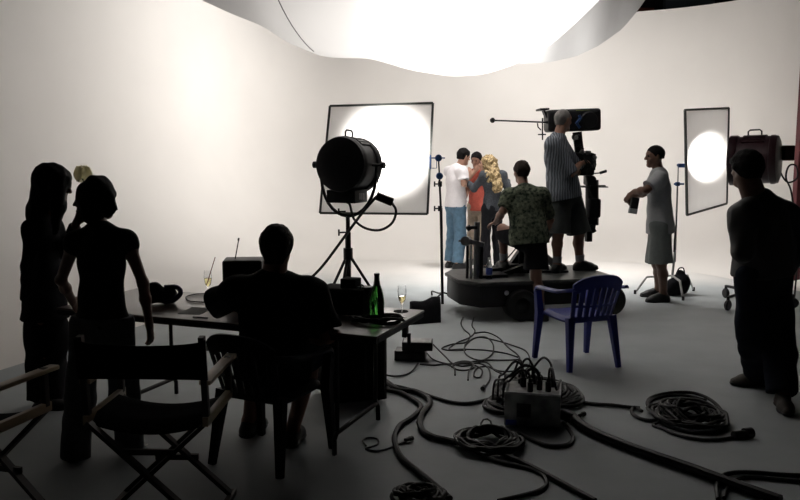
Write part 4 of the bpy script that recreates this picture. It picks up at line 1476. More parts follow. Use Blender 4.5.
b = NB(); add_bar(b, W(538, 109.8, YC), W(547, 109.5, YC), .3, .02); add_bar(b, W(543, 109.5, YC), W(548, 122, YC), .12, .02); obj('hood', b, M['black'], cam_r, world=True)
b = NB(); add_bar(b, W(577, 132, YC), W(580, 158, YC), .035, .10); obj('neck', b, M['black'], cam_r, world=True)
# long eyepiece rod with a knob, to the left
b = NB(); add_tube(b, [W(492, 120.3, YC - .12), W(546, 122.3, YC - .12)], .009, 8); add_tube(b, [W(546, 122.3, YC - .12), W(556, 123, YC - .1)], .014, 8)
rod = obj('leveller_rod', b, M['black'], cam_r, world=True)
b = NB(); add_lathe(b, [(0, -.03), (.012, -.028), (.030, -.01), (.030, .012), (.012, .028), (0, .03)], frame_mx(W(492.5, 120.3, YC - .12), Vector((0, 1, 0)), UP, Vector((1, 0, 0))), 18); obj('rod_knob', b, M['black'], rod, world=True)
b = NB(); add_tube(b, [W(542.5, 118, YC - .1), W(542.5, 140, YC - .1)], .008, 8); add_tube(b, [W(538, 134.5, YC - .1), W(546, 134.5, YC - .1)], .007, 8)
add_tube(b, [W(537.5, 123, YC - .1), W(538, 127, YC - .1), W(541, 130, YC - .1)], .007, 8); obj('rod_bracket', b, M['black'], cam_r, world=True)
# lens, matte box, eyepiece, follow focus and pan handle
b = NB(); add_lathe(b, [(0, -.03), (.03, -.03), (.038, -.02), (.034, .04), (.02, .10), (0, .10)], frame_mx(W(575.5, 137, YC - .12), Vector((0, 0, 1)).cross(Vector((.3, -1, 0)).normalized()), UP, Vector((.3, -1, 0)).normalized()), 20); obj('eyepiece', b, M['black'], cam_r, world=True)
b = NB(); add_lathe(b, [(0, 0), (.022, 0), (.026, .006), (.018, .012), (0, .012)], frame_mx(W(576, 137.2, YC - .24), Vector((0, 0, 1)).cross(Vector((.3, -1, 0)).normalized()), UP, Vector((.3, -1, 0)).normalized()), 18); obj('eye_glass', b, M['steel'], cam_r, world=True)
b = NB(); cyl(b, W(590, 162, YC), W(590, 162, YC + .42), .07, 24); obj('lens', b, M['black'], cam_r, world=True)
b = NB(); add_box(b, W(586, 162, YC + .45), (.20, .16, .20), None, .01); obj('matte_box', b, M['black'], cam_r, world=True)
b = NB()
for px_, py_, s_ in ((588, 153, .06), (593, 158, .07), (592, 166, .06), (587, 170, .07), (582, 152, .05)):
    add_box(b, W(px_, py_, YC - .1), (s_, .06, s_ * .9), Matrix.Rotation(px_ * .7, 3, 'Y'), .01)
obj('follow_focus', b, M['steel'], cam_r, world=True)
b = NB()
add_tube(b, [W(576, 147, YC - .16), W(581, 144, YC - .16), W(581, 150, YC - .16)], .008, 8); add_tube(b, [W(575, 144, YC - .16), W(584, 149, YC - .16)], .007, 8)
obj('viewfinder_bracket', b, M['black'], cam_r, world=True)
b = NB()
for s_ in range(5):
    a = (580 + 3.0 * s_, 154 + (s_ % 3) * 3); e = (584 + 2 * s_, 172 + (s_ % 2) * 5)
    add_tube(b, [W(*a, YC - .2), W((a[0] + e[0]) / 2 + 4, (a[1] + e[1]) / 2, YC - .24), W(*e, YC - .18)], .006, 6, smooth=4)
obj('camera_cables', b, M['cablem'], cam_r, world=True)
b = NB(); add_tube(b, [W(588, 174, YC - .1), W(600, 173, YC - .2)], .007, 8); hd_ = obj('pan_handle', b, M['black'], cam_r, world=True)
b = NB(); add_tube(b, [W(600, 173, YC - .2), W(606.5, 171, YC - .24)], .016, 10); obj('grip', b, M['rubber'], hd_, world=True)
b = NB(); add_box(b, W(592, 186.5, YC), (.30, .30, .012), None, .003); add_bar(b, W(590, 185.8, YC - .16), W(605, 185.6, YC - .16), .06, .012); obj('head_plate', b, M['black'], cam_r, world=True)
b = NB(); add_box(b, W(588, 180, YC), (.07, .2, .12), None, .02); cyl(b, W(592, 180, YC - .14), W(592, 180, YC + .14), .05); obj('fluid_head', b, M['black'], cam_r, world=True)
b = NB(); add_tube(b, [W(586, 176, YC - .12), W(592, 196, YC - .16), W(596, 212, YC - .14), W(592, 226, YC - .1)], .008, 6, smooth=5); obj('hanging_cable', b, M['cablem'], cam_r, world=True)

# water bottle on the dolly
q = G(489, 281, ZD)
q = Vector((W(489, 280, q.y + .12).x, q.y + .12, ZD))
wb = thing('water_bottle', 'clear plastic water bottle with a blue label on the dolly corner', 'bottle', q)
b = NB(); add_lathe(b, [(0, 0), (.030, 0), (.033, .01), (.033, .14), (.028, .16), (.014, .19), (.013, .21), (0, .21)], None, 24); obj('bottle', b, M['water'], wb)
b = NB(); add_lathe(b, [(.0338, .05), (.0345, .052), (.0345, .115), (.0338, .117)], None, 24); obj('label', b, M['bluelabel'], wb)
b = NB(); add_lathe(b, [(.0145, .205), (.0155, .207), (.0155, .228), (0, .23)], None, 18); obj('cap', b, M['paper'], wb)

# bottle or pack in the grey man's hands
hp = (GREY.J['wrl'] + GREY.J['wrr']) / 2
q = W(634, 207, 9.16)
pk = thing('drink_carton', 'small black and white pack held by the man in grey', 'pack', q)
b = NB(); add_box(b, (0, 0, .02), (.085, .06, .18), Matrix.Rotation(.15, 3, 'Y'), .008); obj('pack', b, M['black'], pk)
b = NB(); add_box(b, (-.012, -.002, -.045), (.09, .064, .06), Matrix.Rotation(.15, 3, 'Y'), .006); obj('label', b, M['greytee'], pk)

# ------------------------------------------------------------------ table
TZ = .745
A0, A1 = G(377, 336.5, TZ), G(431, 311, TZ)
ux = (G(155, 316.5, TZ) - A0); ux.z = 0; ux.normalize()
uy = Vector((ux.y, -ux.x, 0))                 # away from us
if uy.y < 0:
    uy = -uy
TL, TW = 2.30, .80
tyaw = math.atan2(-ux.y, -ux.x)
tb = thing('folding_table', 'long brown folding table in front of the sitting man', 'table', (A0.x, A0.y, 0), tyaw)
def T(x, y, z):                               # x along the table from its right end, y away, local
    return Vector((-x, y, z))
b = NB(); add_box(b, T(TL / 2, TW / 2, TZ - .0075), (TL, TW, .015), None, .004); obj('tabletop', b, M['tabletop'], tb)
b = NB(); add_box(b, T(TL / 2, .012, TZ - .03), (TL - .01, .02, .032)); add_box(b, T(TL / 2, TW - .012, TZ - .03), (TL - .01, .02, .032)); add_box(b, T(.012, TW / 2, TZ - .03), (.02, TW - .05, .032)); add_box(b, T(TL - .012, TW / 2, TZ - .03), (.02, TW - .05, .032)); obj('table_rim', b, M['black'], tb)
for x in (.28, TL - .42):
    for y in (.06, TW - .16):
        b = NB(); add_tube(b, [T(x, y, TZ - .02), T(x, y, .145)], .014, 10); obj('leg', b, M['black'], tb)
    b = NB(); add_tube(b, [T(x, .02, .008), T(x, .02, .10), T(x, .05, .13), T(x, TW - .15, .13), T(x, TW - .12, .10), T(x, TW - .12, .008)], .015, 10)
    obj('foot_bar', b, M['black'], tb)
b = NB(); add_box(b, T(.02, .50, TZ - .06), (.03, .05, .11), None, .006); cyl(b, T(-.005, .50, TZ - .09), T(-.005, .50, TZ - .16), .012); obj('edge_clamp', b, M['black'], tb)
def onT(px, py):
    return G(px, py, TZ)

# black equipment case under the right end of the table
q0, q1 = G(321, 405.5), G(378, 401)
cx_ = q0.lerp(q1, .5)
cs = thing('equipment_case', 'tall black equipment case standing under the right end of the table', 'case', (cx_.x, cx_.y + .16, 0), math.atan2(q1.y - q0.y, q1.x - q0.x))
wd = (q1 - q0).length
b = NB(); add_box(b, (0, 0, .345), (wd, .34, .67), None, .012); obj('case_body', b, M['blackm'], cs)
b = NB()
for x in (-wd / 2, wd / 2):
    add_bar(b, (x, -.17, .02), (x, -.17, .67), .03, .03)
    add_bar(b, (x, .17, .02), (x, .17, .67), .03, .03)
add_bar(b, (wd * .18, -.172, .03), (wd * .18, -.172, .66), .012, .010)
obj('edge_trim', b, M['black'], cs)
for x in (-wd / 2 + .04, wd / 2 - .04):
    for y in (-.13, .13):
        b = NB(); cyl(b, (x, y, 0), (x, y, .014), .018); obj('case_foot', b, M['rubber'], cs)
b = NB(); add_box(b, (-wd * .2, -.176, .52), (.05, .012, .04), None, .004); obj('latch', b, M['steel'], cs)

# ---- things on the table
q = onT(161, 304)
S = Field()
S.cone(q + Vector((-.07, 0, .05)), q + Vector((.05, .03, .055)), .05, .06, k=.03)
S.cone(q + Vector((-.06, 0, .10)), q + Vector((-.03, 0, .11)), .045, .04, k=.03)
S.clip((0, 0, TZ + .001), (0, 0, -1)); S.noise = (.005, 40)
hb = thing('shoulder_bag', 'small dark bag with a strap on the left of the table', 'bag', Vector((q.x, q.y, TZ)))
field_obj('pouch', S, .006, M['blackcl'], hb)
b = NB(); add_tube(b, [q + Vector((.03, -.02, .02)), q + Vector((.09, -.03, .03)), q + Vector((.135, 0, .075)), q + Vector((.10, .03, .11)), q + Vector((.02, .03, .11))], .017, 8, smooth=5); obj('strap', b, M['purple'], hb, world=True)

def flute(q, label, straw=False, fill=.5, name='champagne_flute'):
    g_ = thing(name, label, 'glass', q, 0, None)
    H = .205
    b = NB()
    prof = [(0, 0), (.030, .001), (.031, .003), (.010, .007), (.0045, .012), (.004, .082), (.008, .090), (.020, .112), (.026, .145), (.027, .165), (.0245, H), (.0235, H), (.0255, .165), (.0245, .145), (.0185, .114), (.005, .096), (0, .095)]
    add_lathe(b, prof, None, 28); obj('bowl', b, M['glass'], g_)
    zt = .098 + .09 * fill
    b = NB()
    rr = lambda z: np.interp(z, [.095, .114, .145, .165, .205], [.003, .0178, .0238, .0248, .0228])
    zs = np.linspace(.0965, zt, 7)
    add_lathe(b, [(0, zs[0])] + [(float(rr(z)), float(z)) for z in zs] + [(0, zt)], None, 24); obj('wine', b, M['wine'], g_)
    if straw:
        b = NB(); add_tube(b, [(-.010, 0, .105), (.055, .0, .30)], .003, 8); obj('straw', b, M['straw'], g_)
    return g_
q = onT(208.5, 300); flute(q, 'champagne glass with a red straw left of the small monitor', True, .62)
q = onT(402, 318); flute(q, 'champagne glass at the right end of the table beside the bottle', False, .45)
b = NB(); q = onT(401, 311.5) ; add_lathe(b, [(0, 0), (.048, 0), (.048, .003), (0, .003)], Matrix.Translation(q), 24); solo('coaster', b, M['blackm'], 'flat dark coaster on the table just behind the champagne glass at right', 'coaster', q)

# small monitor with an aerial
q0, q1 = onT(217, 301), onT(264, 303)
qc = q0.lerp(q1, .5) + uy * .05
mo = thing('portable_monitor', 'small black box shaped monitor on the table in front of the sitting man', 'monitor', qc, hy(6))
b = NB(); add_box(b, (0, 0, .152), (.265, .22, .285), None, .018, 3); bo = obj('monitor_body', b, M['black'], mo)
b = NB(); add_box(b, (0, -.111, .155), (.21, .006, .17), None, .004); obj('screen', b, M['screen'], mo)
b = NB()
for x in (-.09, -.05, .05, .09):
    cyl(b, (x, -.105, .035), (x, -.122, .035), .011)
obj('knobs', b, M['black'], mo)
b = NB(); add_tube(b, [(-.055, .0, .29), (-.028, 0, .425)], .004, 8); cyl(b, (-.030, 0, .42), (-.0265, 0, .437), .0065); obj('aerial', b, M['black'], mo)
for x in (-.1, .1):
    for y in (-.08, .08):
        b = NB(); cyl(b, (x, y, 0), (x, y, .012), .012); obj('rubber_foot', b, M['rubber'], mo)

# cable loop, pen and papers
b = NB(); q = [onT(204, 303), onT(190, 302), onT(186, 298), onT(193, 295.5), onT(206, 294.5), onT(214, 296)]
add_tube(b, [p_ + Vector((0, 0, .006)) for p_ in q], .005, 6, smooth=6); solo('cord', b, M['cablem'], 'thin black cord looped on the table by the glass with the straw', 'cord', q[1])
b = NB(); q = onT(198, 318.5); add_tube(b, [onT(193, 318) + Vector((0, 0, .006)), onT(208, 319) + Vector((0, 0, .006))], .005, 8); solo('pen', b, M['black'], 'dark pen lying near the front edge of the table', 'pen', q)
b = NB(); q = onT(196, 311); add_box(b, q + Vector((0, 0, .0015)), (.15, .21, .003), rz(tyaw + .2)); solo('paper_sheet', b, mat('grey printed paper', (.16, .155, .15), .8), 'loose grey paper sheet on the table left of the sitting man', 'paper', q)

# black bag with a block on top, right of the man
q0, q1 = onT(312, 316), onT(364, 316)
qc = q0.lerp(q1, .5) + uy * .12
kb = thing('camera_bag', 'wide black camera bag on the table between the man and the bottle', 'bag', qc, tyaw)
b = NB(); add_box(b, (0, 0, .085), (.32, .20, .165), None, .012, 3); bo = obj('bag_body', b, M['blackm'], kb)
b = NB(); add_box(b, (.02, -.104, .07), (.26, .012, .10), None, .005); obj('front_pocket', b, M['blackm'], kb)
b = NB(); add_box(b, (.035, 0, .195), (.105, .10, .062), None, .008); obj('top_pouch', b, M['blackm'], kb)
b = NB(); add_box(b, (.10, -.02, .172), (.02, .02, .012), None, .002); obj('buckle', b, M['steel'], kb)

# stemmed dark cup
q = onT(367, 315)
cu = thing('stemmed_cup', 'small stemmed glass with a dark top between the camera bag and the bottle', 'glass', q)
b = NB(); add_lathe(b, [(0, 0), (.03, .001), (.03, .003), (.005, .01), (.0035, .10), (.006, .125), (0, .127)], None, 20); obj('stem', b, M['glass'], cu)
b = NB(); add_lathe(b, [(0, .125), (.010, .128), (.032, .158), (.034, .175), (.034, .182), (0, .182)], None, 24); obj('cup', b, M['black'], cu)
b = NB(); add_tube(b, [(-.034, 0, .004), (-.042, 0, .10), (-.040, 0, .185), (-.028, 0, .192), (-.018, 0, .180)], .0045, 6, smooth=4); obj('cord', b, M['cablem'], cu)

# champagne bottle
q = onT(377, 322)
bt = thing('champagne_bottle', 'dark green champagne bottle on the right end of the table', 'bottle', q)
b = NB(); add_lathe(b, [(0, .012), (.02, .004), (.040, 0), (.044, .006), (.0445, .13), (.042, .155), (.032, .20), (.019, .235), (.0155, .26), (.0150, .285), (0, .285)], None, 36); obj('bottle', b, M['bottle'], bt)
b = NB(); add_lathe(b, [(.0215, .228), (.0200, .236), (.0165, .262), (.0163, .285), (.0175, .287), (.0175, .298), (.0150, .300), (0, .300)], None, 28); obj('foil', b, M['foil'], bt)

# heap of dark cables and a cloth round the bottle
rnd = random.Random(5)
b = NB()
qc = onT(378, 323)
pts = []
for k in range(66):
    a = k * .62
    rr = .075 + .05 * rnd.random()
    pts.append(qc + Vector((math.cos(a) * rr * 1.35, math.sin(a) * rr * .75, .010 + .032 * rnd.random())))
add_tube(b, pts, .0065, 6, smooth=3)
solo('coiled_cable', b, M['cablem'], 'small tangle of dark cable round the bottle on the table', 'cable', qc)

# ------------------------------------------------------------------ plastic chairs (one blue, one dark)
def plastic_chair(label, m, loc, yaw):
    root = thing('plastic_chair', label, 'chair', loc, yaw, None)
    sw_, sd_ = .23, .21
    b = NB()
    g = []
    for j in range(11):
        v = j / 10
        row = []
        for i in range(13):
            u = i / 12 * 2 - 1
            wdt = sw_ * (1.0 if v > .25 else .88 + .48 * v)
            row.append(Vector((u * wdt, -sd_ + 2 * sd_ * v + (.02 * (1 - u * u) if j == 10 else 0), .425 - .016 * (1 - u * u) * math.sin(PI * v) + .012 * v - (.03 if abs(u) > .99 else 0) - (.03 if j in (0, 10) else 0))))
        g.append(row)
    add_slab(b, g, .014, (0, 0, 1)); obj('seat', b, m, root)
    # backrest: frame hoop with slats
    def bk(u, z):            # u -1..1 across, z height -> point on the curved, leaning back
        t = (z - .42) / .37
        wdt = .195 + .045 * t
        return Vector((u * wdt, -.20 - .11 * t - .045 * (1 - u * u), z))
    b = NB()
    def band(z0f, z1f, n=14, u0=-1, u1=1):
        g = []
        for j in range(4):
            row = []
            for i in range(n + 1):
                u = u0 + (u1 - u0) * i / n
                row.append(bk(u, z0f(u) + (z1f(u) - z0f(u)) * j / 3))
            g.append(row)
        add_slab(b, g, .012, (0, 1, .3))
    topf = lambda u: .795 - .075 * abs(u) ** 3
    band(lambda u: topf(u) - .105, topf)
    band(lambda u: .405, lambda u: .445)
    band(lambda u: .525, lambda u: .545)
    for k in range(8):
        uc = -.93 + 1.86 * k / 7
        hw = .085 if 0 < k < 7 else .075
        band(lambda u: .43, lambda u: topf(u) - .09, 3, uc - hw, uc + hw)
    obj('backrest', b, m, root)
    for s_ in (-1, 1):
        b = NB()
        pts = [Vector((s_ * .243, -.33, .685)), Vector((s_ * .272, -.27, .675)), Vector((s_ * .288, -.16, .655)), Vector((s_ * .290, 0, .645)), Vector((s_ * .283, .14, .64)), Vector((s_ * .272, .20, .622)), Vector((s_ * .265, .215, .58))]
        pts = catmull(pts, 4)
        g = []
        for p_ in pts:
            wv = .026 if p_.y > -.2 else .02
            g.append([p_ + Vector((wv, 0, -.008)), p_ + Vector((.5 * wv, 0, .004)), p_ + Vector((-.5 * wv, 0, .004)), p_ + Vector((-wv, 0, -.008))])
        add_slab(b, g, .016, (0, .3, 1))
        obj('armrest', b, m, root)
    for s_ in (-1, 1):
        b = NB()
        add_bar(b, (s_ * .262, .215, .60), (s_ * .245, .205, .40), .05, .045, up=(0, 1, 0), w2=.062, h2=.05)
        add_bar(b, (s_ * .245, .205, .41), (s_ * .258, .245, .002), .062, .05, up=(0, 1, 0), w2=.036, h2=.034)
        obj('leg', b, m, root)
        b = NB()
        add_bar(b, (s_ * .195, -.20, .43), (s_ * .232, -.27, .002), .066, .052, up=(0, 1, 0), w2=.036, h2=.034)
        obj('leg', b, m, root)
    return root
plastic_chair('empty blue plastic armchair in the middle of the floor', M['blue'], Vector((1.49, 6.60, 0)), hy(20))
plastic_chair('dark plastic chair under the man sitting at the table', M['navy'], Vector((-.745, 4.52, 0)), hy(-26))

# ------------------------------------------------------------------ director's chairs
def directors_chair(label, loc, yaw):
    root = thing('folding_directors_chair', label, 'chair', loc, yaw, None)
    w_, d_ = .275, .20
    ZR = .555
    for s_ in (-1, 1):
        b = NB(); add_box(b, (s_ * w_, .03, .735), (.055, .50, .022), None, .006); obj('armrest', b, M['wood'], root)
        b = NB(); add_box(b, (s_ * w_, 0, ZR), (.028, .46, .045), None, .004); obj('seat_rail', b, M['wood'], root)
        b = NB(); add_box(b, (s_ * w_, d_, .655), (.030, .030, .19), None, .003); obj('arm_post', b, M['woodd'], root)
        b = NB(); add_bar(b, (s_ * w_, -d_, ZR), (s_ * w_, -d_ - .045, .955), .034, .026, up=(1, 0, 0)); obj('back_post', b, M['woodd'], root)
        b = NB(); add_box(b, (s_ * w_, 0, .016), (.032, .50, .030), None, .004); obj('foot_rail', b, M['woodd'], root)
        for y in (-d_, d_):
            b = NB(); add_bar(b, (s_ * w_, y + .012 * s_, ZR - .01), (-s_ * w_, y + .012 * s_, .03), .020, .040, up=(0, 1, 0)); obj('cross_leg', b, M['woodd'], root)
    b = NB(); add_box(b, (0, d_ , .22), (.22, .02, .03)); obj('rung', b, M['woodd'], root)
    b = NB(); add_box(b, (0, -d_, .40), (.24, .018, .026)); obj('rung', b, M['woodd'], root)
    b = NB()
    g = [[Vector((-w_ + 2 * w_ * i / 16, -.20 + .40 * j / 6, ZR + .015 - .05 * (1 - (i / 8 - 1) ** 2) - (.035 if j in (0, 6) else 0))) for i in range(17)] for j in range(7)]
    add_slab(b, g, .006, (0, 0, 1)); obj('canvas_seat', b, M['canvas'], root)
    b = NB()
    g = []
    for j in range(7):
        z = .755 + .19 * j / 6
        g.append([Vector(((w_ + .02) * math.cos(PI * i / 16) * -1, -d_ - .045 * (z - ZR) / .43 - .02 - .035 * math.sin(PI * i / 16) , z - (.022 * math.sin(PI * i / 16) * (j / 6)) + (.012 * math.sin(PI * i / 16) * (1 - j / 6)))) for i in range(17)])
    add_slab(b, g, .008, (0, 1, 0)); obj('canvas_back', b, M['canvas'], root)
    return root
q = G(148, 520)
directors_chair("empty canvas director's chair seen from behind, nearest at lower left", Vector((-1.15, 3.74, 0)), hy(-2))
directors_chair("canvas director's chair cut off by the left edge of the picture", Vector((-2.02, 3.60, 0)), hy(-16))
# ------------------------------------------------------------------ cables on the floor
def fl(pts, r, lift=0.0):
    return [G(x, y, 0) + Vector((0, 0, r + .001 + lift)) for x, y in pts]
def cable(name, label, pts, r, smooth=6, plug=None, cat='cable', group=None):
    P_ = fl(pts, r)
    b = NB(); add_tube(b, P_, r, 8, smooth=smooth)
    o = solo(name, b, M['cablem'], label, cat, P_[0] - Vector((0, 0, r)), group)
    for e in (plug or []):
        i, j = (0, 1) if e == 0 else (-1, -2)
        d = (P_[i] - P_[j]).normalized(); d.z = 0
        b = NB()
        q = P_[i] + Vector((0, 0, max(0, r * 2.2 + .004 - r)))
        cyl(b, q - d * r, q + d * r * 5, r * 2.1, 12)
        cyl(b, q + d * r * 5, q + d * r * 9, r * 2.6, 12)
        obj('plug', b, M['rubber'], o, world=True)
    return o
cable('power_cable', 'thick black cable curving from the table case to the front coil', [(372, 376), (386, 384), (398, 392), (415, 394), (427, 400), (430, 406), (424, 414), (420, 424), (423, 434), (433, 440), (445, 443), (458, 446)], .020)
cable('power_cable', 'thick black cable sweeping from the table case to the bottom edge of the picture', [(366, 380), (385, 391), (401, 395), (415, 403), (421, 410), (412, 420), (400, 428), (395, 438), (396, 449), (402, 461), (416, 473), (433, 487), (450, 502)], .017)
cable('power_cable', 'black cable running from the table case to the coil behind the metal box', [(376, 384), (398, 388), (414, 392), (434, 399), (452, 404), (468, 405), (484, 402), (494, 399)], .012)
cable('power_cable', 'black cable bowing from the front coil round to the metal box', [(505, 432), (518, 435), (530, 441), (545, 447), (559, 448), (569, 446), (573, 440), (569, 432), (563, 425)], .013)
cable('trunk_cable', 'thickest black cable running from the metal box to the lower right corner', [(562, 417), (571, 420), (581, 429), (596, 438), (620, 448), (652, 460), (684, 471), (714, 482), (746, 494), (780, 506)], .030)
cable('power_cable', 'black cable from the front coil straight off the bottom of the picture', [(505, 458), (520, 464), (538, 473), (560, 485), (595, 504)], .016)
cable('power_cable', 'black cable looping below the front coil and back to the left', [(482, 458), (500, 464), (520, 468), (536, 473), (545, 480), (546, 487), (538, 493), (520, 498), (498, 503)], .011)
cable('signal_cord', 'thin curly cord with a small plug left of the thick floor cables', [(366, 447), (363, 442), (368, 439), (377, 440), (378, 445), (371, 448), (366, 450), (376, 452), (387, 450), (397, 446), (406, 443)], .006, plug=[-1])
cable('power_cable', 'black cable bent in a hook at the lower right corner', [(718, 502), (717, 492), (718, 484), (723, 478), (735, 475), (756, 475), (780, 477), (806, 478)], .013)
cable('power_cable', 'black cable running just inside the hooked cable at the lower right corner', [(724, 500), (728, 489), (736, 482), (750, 479), (775, 481), (806, 484)], .010)
cable('power_cable', 'black cable joining the coil behind the metal box to the coil at right', [(576, 400), (583, 404), (595, 406), (612, 407), (628, 409), (640, 410)], .013)
cable('signal_cord', 'short thin cord with a plug just right of the metal box', [(566, 423), (573, 421), (580, 418)], .006, plug=[-1])

def coil(label, cx_, cy_, rx, ry, turns, r, tail=None, plug=False, seed=1, rise=.10, tie=False, inner=.55):
    """a heap of loose turns; centre and radii given as photo pixels on the floor"""
    rn = random.Random(seed)
    c0 = G(cx_, cy_)
    RX = (G(cx_ + rx, cy_) - c0).length
    RY = (G(cx_, cy_ - ry) - c0).length * .5 + (G(cx_, cy_ + ry) - c0).length * .5
    pts = []
    n = turns * 14
    for k in range(n):
        a = 2 * PI * k / 14
        t = k / n
        f = inner + (1 - inner) * (.5 + .5 * math.sin(k * .41 + seed)) * (.8 + .2 * rn.random())
        lift = r + .002 + rise * (rn.random() * .5 + .5 * t) * (1.15 - f * .8)
        pts.append(c0 + Vector((math.cos(a) * RX * f + .02 * math.sin(k * .13 + seed), math.sin(a) * RY * f, lift)))
    b = NB(); add_tube(b, pts, r, 7, smooth=3)
    if tail:
        P_ = fl(tail, r)
        add_tube(b, [pts[-1]] + P_, r, 8, smooth=6)
    o = solo('coiled_cable', b, M['cablem'], label, 'cable', c0)
    if plug:
        d = (P_[-1] - P_[-2]).normalized()
        b = NB(); q = P_[-1] + Vector((0, 0, r * 1.4)); cyl(b, q, q + d * .09, .024, 14); cyl(b, q + d * .085, q + d * .14, .034, 14)
        obj('plug', b, M['rubber'], o, world=True)
    if tie:
        b = NB(); q = c0 + Vector((0, -RY * .75 * 0 + RY * .82, .09)); add_tube(b, [q + Vector((.035 * math.cos(t_), .0, .045 * math.sin(t_) - .02)) for t_ in [i * .7 for i in range(10)]], .006, 6)
        obj('cable_tie', b, M['steel'], o, world=True)
    return o
coil('flat black cable coil on the floor at front centre', 489, 446, 34, 12, 13, .011, seed=3, rise=.13, tie=True, inner=.6)
coil('cable coil at right with a loose plug, near the man in the jacket', 688, 419, 38, 14, 15, .010, tail=[(655, 425), (664, 431), (678, 437), (700, 441), (718, 441), (733, 439)], plug=True, seed=8, rise=.12, inner=.35)
coil('large black cable coil behind the grey metal box', 538, 397, 44, 15, 13, .012, seed=5, rise=.10, inner=.62)
coil('smaller black cable coil left of the grey metal box', 509, 408, 24, 9, 8, .012, seed=11, rise=.07, inner=.7)
coil('dark cable bundle cut by the bottom edge of the picture', 418, 500, 26, 9, 9, .011, seed=4, rise=.09, inner=.5)
cable('power_cable', 'wide loop of cable lying round the coil at right', [(642, 413), (634, 409), (632, 415), (642, 421), (656, 422), (660, 416), (648, 408), (650, 400), (666, 395), (688, 394), (704, 398), (716, 406), (724, 417), (726, 428), (716, 434), (690, 434), (668, 428), (655, 418), (648, 405), (662, 398), (684, 397), (706, 402)], .012)

# grey metal distribution box with plugs and cables
q0, q1 = G(504, 427), G(560, 431)
e = (q1 - q0); bx_yaw = math.atan2(e.y, e.x)
wd = e.length
ctr = q0.lerp(q1, .5) + Vector((-math.sin(bx_yaw), math.cos(bx_yaw), 0)) * .15
db = thing('power_box', 'worn grey metal power box on the floor bristling with plugged in cables', 'box', ctr, bx_yaw)
HB = .215
b = NB(); add_box(b, (0, 0, HB / 2 + .012), (wd, .30, HB), None, .006); obj('case', b, M['greybox'], db)
b = NB()
add_box(b, (0, -.147, HB + .016), (wd, .012, .014)); add_box(b, (0, .147, HB + .016), (wd, .012, .014)); add_box(b, (-wd / 2 + .006, 0, HB + .016), (.012, .30, .014)); add_box(b, (wd / 2 - .006, 0, HB + .016), (.012, .30, .014))
obj('top_rim', b, M['chrome'], db)
b = NB(); add_box(b, (-wd / 2 + .045, -.152, .035), (.07, .004, .035), None, .001); obj('blue_label', b, M['bluelabel'], db)
b = NB(); add_box(b, (-wd * .15, -.1515, .12), (.09, .004, .09), None, .001); obj('printed_panel', b, mat('dark print', (.06, .06, .065), .6), db)
for x in (-.1, .1):
    for y in (-.1, .1):
        b = NB(); cyl(b, (x, y, 0), (x, y, .014), .016); obj('rubber_foot', b, M['rubber'], db)
rn = random.Random(2)
for k in range(9):
    x = -wd * .3 + wd * .075 * k; y = rn.uniform(-.09, .10); x += rn.uniform(-.02, .02)
    b = NB(); cyl(b, (x, y, HB + .012), (x, y, HB + .075), .019, 12); cyl(b, (x, y, HB + .07), (x, y, HB + .10), .013, 12)
    pl = obj('plug', b, M['rubber'], db)
    a = rn.uniform(0, 2 * PI); r_ = rn.uniform(.06, .14); h_ = rn.uniform(.02, .085)
    b = NB(); add_tube(b, [(x, y, HB + .09), (x + .2 * r_ * math.cos(a), y + .2 * r_ * math.sin(a), HB + .1 + h_ * .8), (x + .8 * r_ * math.cos(a), y + .8 * r_ * math.sin(a), HB + .1 + h_), (x + 1.6 * r_ * math.cos(a), y + 1.6 * r_ * math.sin(a), HB + .05 + h_ * .4), (x + 2.2 * r_ * math.cos(a), y + .18 + 1.4 * r_ * abs(math.sin(a)), .10 + HB * .5), (x + 2.4 * r_ * math.cos(a), y + .30 + r_ * abs(math.sin(a)), .02)], .008, 7, smooth=5)
    obj('plug_cable', b, M['cablem'], pl)
b = NB(); cyl(b, (wd / 2, -.04, .08), (wd / 2 + .07, -.06, .06), .035, 14); obj('outlet_plug', b, M['rubber'], db)

# pair of small ballasts
q = G(413, 361)
bl = thing('lamp_ballast', 'flat dark ballast box lying on the floor right of the table', 'box', Vector((q.x, q.y + .06, 0)), hy(-8))
b = NB(); add_box(b, (-.02, 0, .045), (.26, .16, .085), None, .006); obj('case', b, M['black'], bl)
b = NB(); add_box(b, (-.03, -.082, .045), (.05, .006, .03), None, .002); obj('socket', b, M['rubber'], bl)
q2 = Vector((q.x + .02, q.y + .07, .0895))
bl2 = thing('lamp_ballast', 'pale topped ballast box stacked on the dark one right of the table', 'box', q2, hy(-4))
b = NB(); add_box(b, (.02, 0, .037), (.26, .17, .072), None, .006); obj('case', b, M['black'], bl2)
b = NB(); add_box(b, (.02, 0, .0745), (.235, .15, .004), None, .001); obj('lid', b, M['greybox'], bl2)

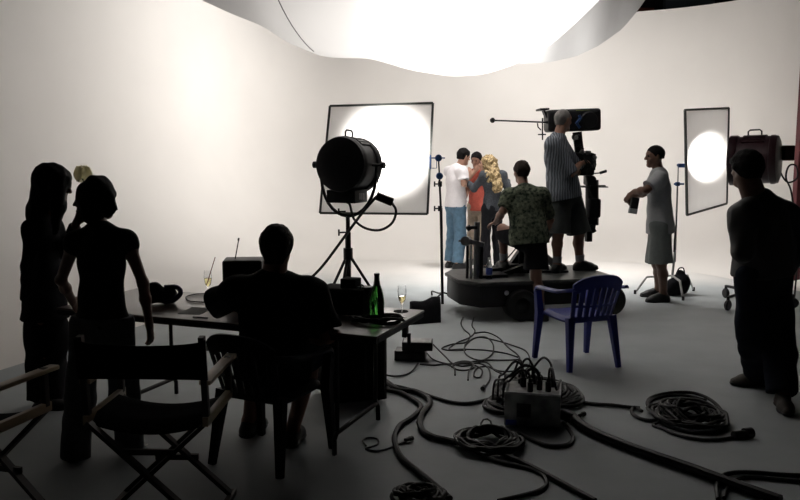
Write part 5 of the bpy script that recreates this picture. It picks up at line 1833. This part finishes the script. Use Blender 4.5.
# thin cable tangle between the dolly and the metal box
thin = [
 ('thin cord looping down from the dolly to the floor', [(463, 318), (461, 324), (464, 330), (470, 336), (466, 343), (452, 345), (442, 349), (449, 351), (466, 351)]),
 ('thin cord hanging by the dolly corner and running left', [(474, 318), (472, 326), (475, 332), (470, 338), (458, 343), (449, 350), (462, 350), (485, 351), (505, 354), (518, 358)]),
 ('thin cord making the big round loop in the floor tangle', [(465, 346), (474, 339), (486, 338), (493, 345), (492, 355), (482, 361), (470, 358), (464, 351), (468, 343), (479, 338), (495, 341), (512, 346), (526, 352), (530, 363), (525, 371), (510, 376), (496, 372), (488, 364), (480, 363), (462, 367)]),
 ('thin cord arching over the floor tangle towards the blue chair', [(474, 334), (486, 333), (498, 338), (508, 348), (517, 355), (519, 360), (505, 361), (486, 361), (468, 363), (455, 364)]),
 ('thin cord from the upper ballast box into the tangle', [(431, 344), (434, 346), (440, 352), (447, 359), (452, 364), (462, 367), (474, 366), (482, 371), (480, 378), (474, 377), (476, 370), (486, 367), (500, 372), (520, 372), (530, 374)]),
 ('thin cord from the lower ballast box towards the tangle', [(427, 354), (433, 360), (444, 364), (456, 365), (470, 364), (482, 365), (489, 370), (490, 380), (484, 389)]),
 ('thin cord trailing left from the ballast boxes towards the table case', [(418, 364), (412, 372), (404, 376), (394, 377), (382, 375)]),
 ('thin cord lying in front of the ballast boxes', [(420, 365), (434, 366), (446, 365), (454, 369), (455, 376)]),
 ('short doubled cord in the middle of the floor tangle', [(452, 368), (458, 364), (470, 363), (474, 368), (466, 371), (456, 370), (453, 365), (463, 362), (473, 364), (469, 372), (468, 381)]),
]
for lab, pts in thin:
    cable('signal_cord', lab, pts, .0065, smooth=7, cat='cord', plug=[-1] if 'lower ballast' in lab else None)

# repeats of one kind share a group phrase
GROUPS = dict(studio_lamp='fresnel lamps on stands', diffusion_frame='white diffusion frames', light_stand='light stands holding frames', sandbag='sandbags on the stand feet',
              champagne_flute='champagne glasses on the table', plastic_chair='plastic chairs', folding_directors_chair="canvas director's chairs", power_cable='thick cables on the floor',
              coiled_cable='coiled cables', signal_cord='thin cords on the floor', lamp_ballast='stacked ballast boxes', person='film crew and actors')
for o_ in list(SC.objects):
    k_ = o_.name.split('.')[0]
    if o_.parent is None and k_ in GROUPS:
        o_['group'] = GROUPS[k_]
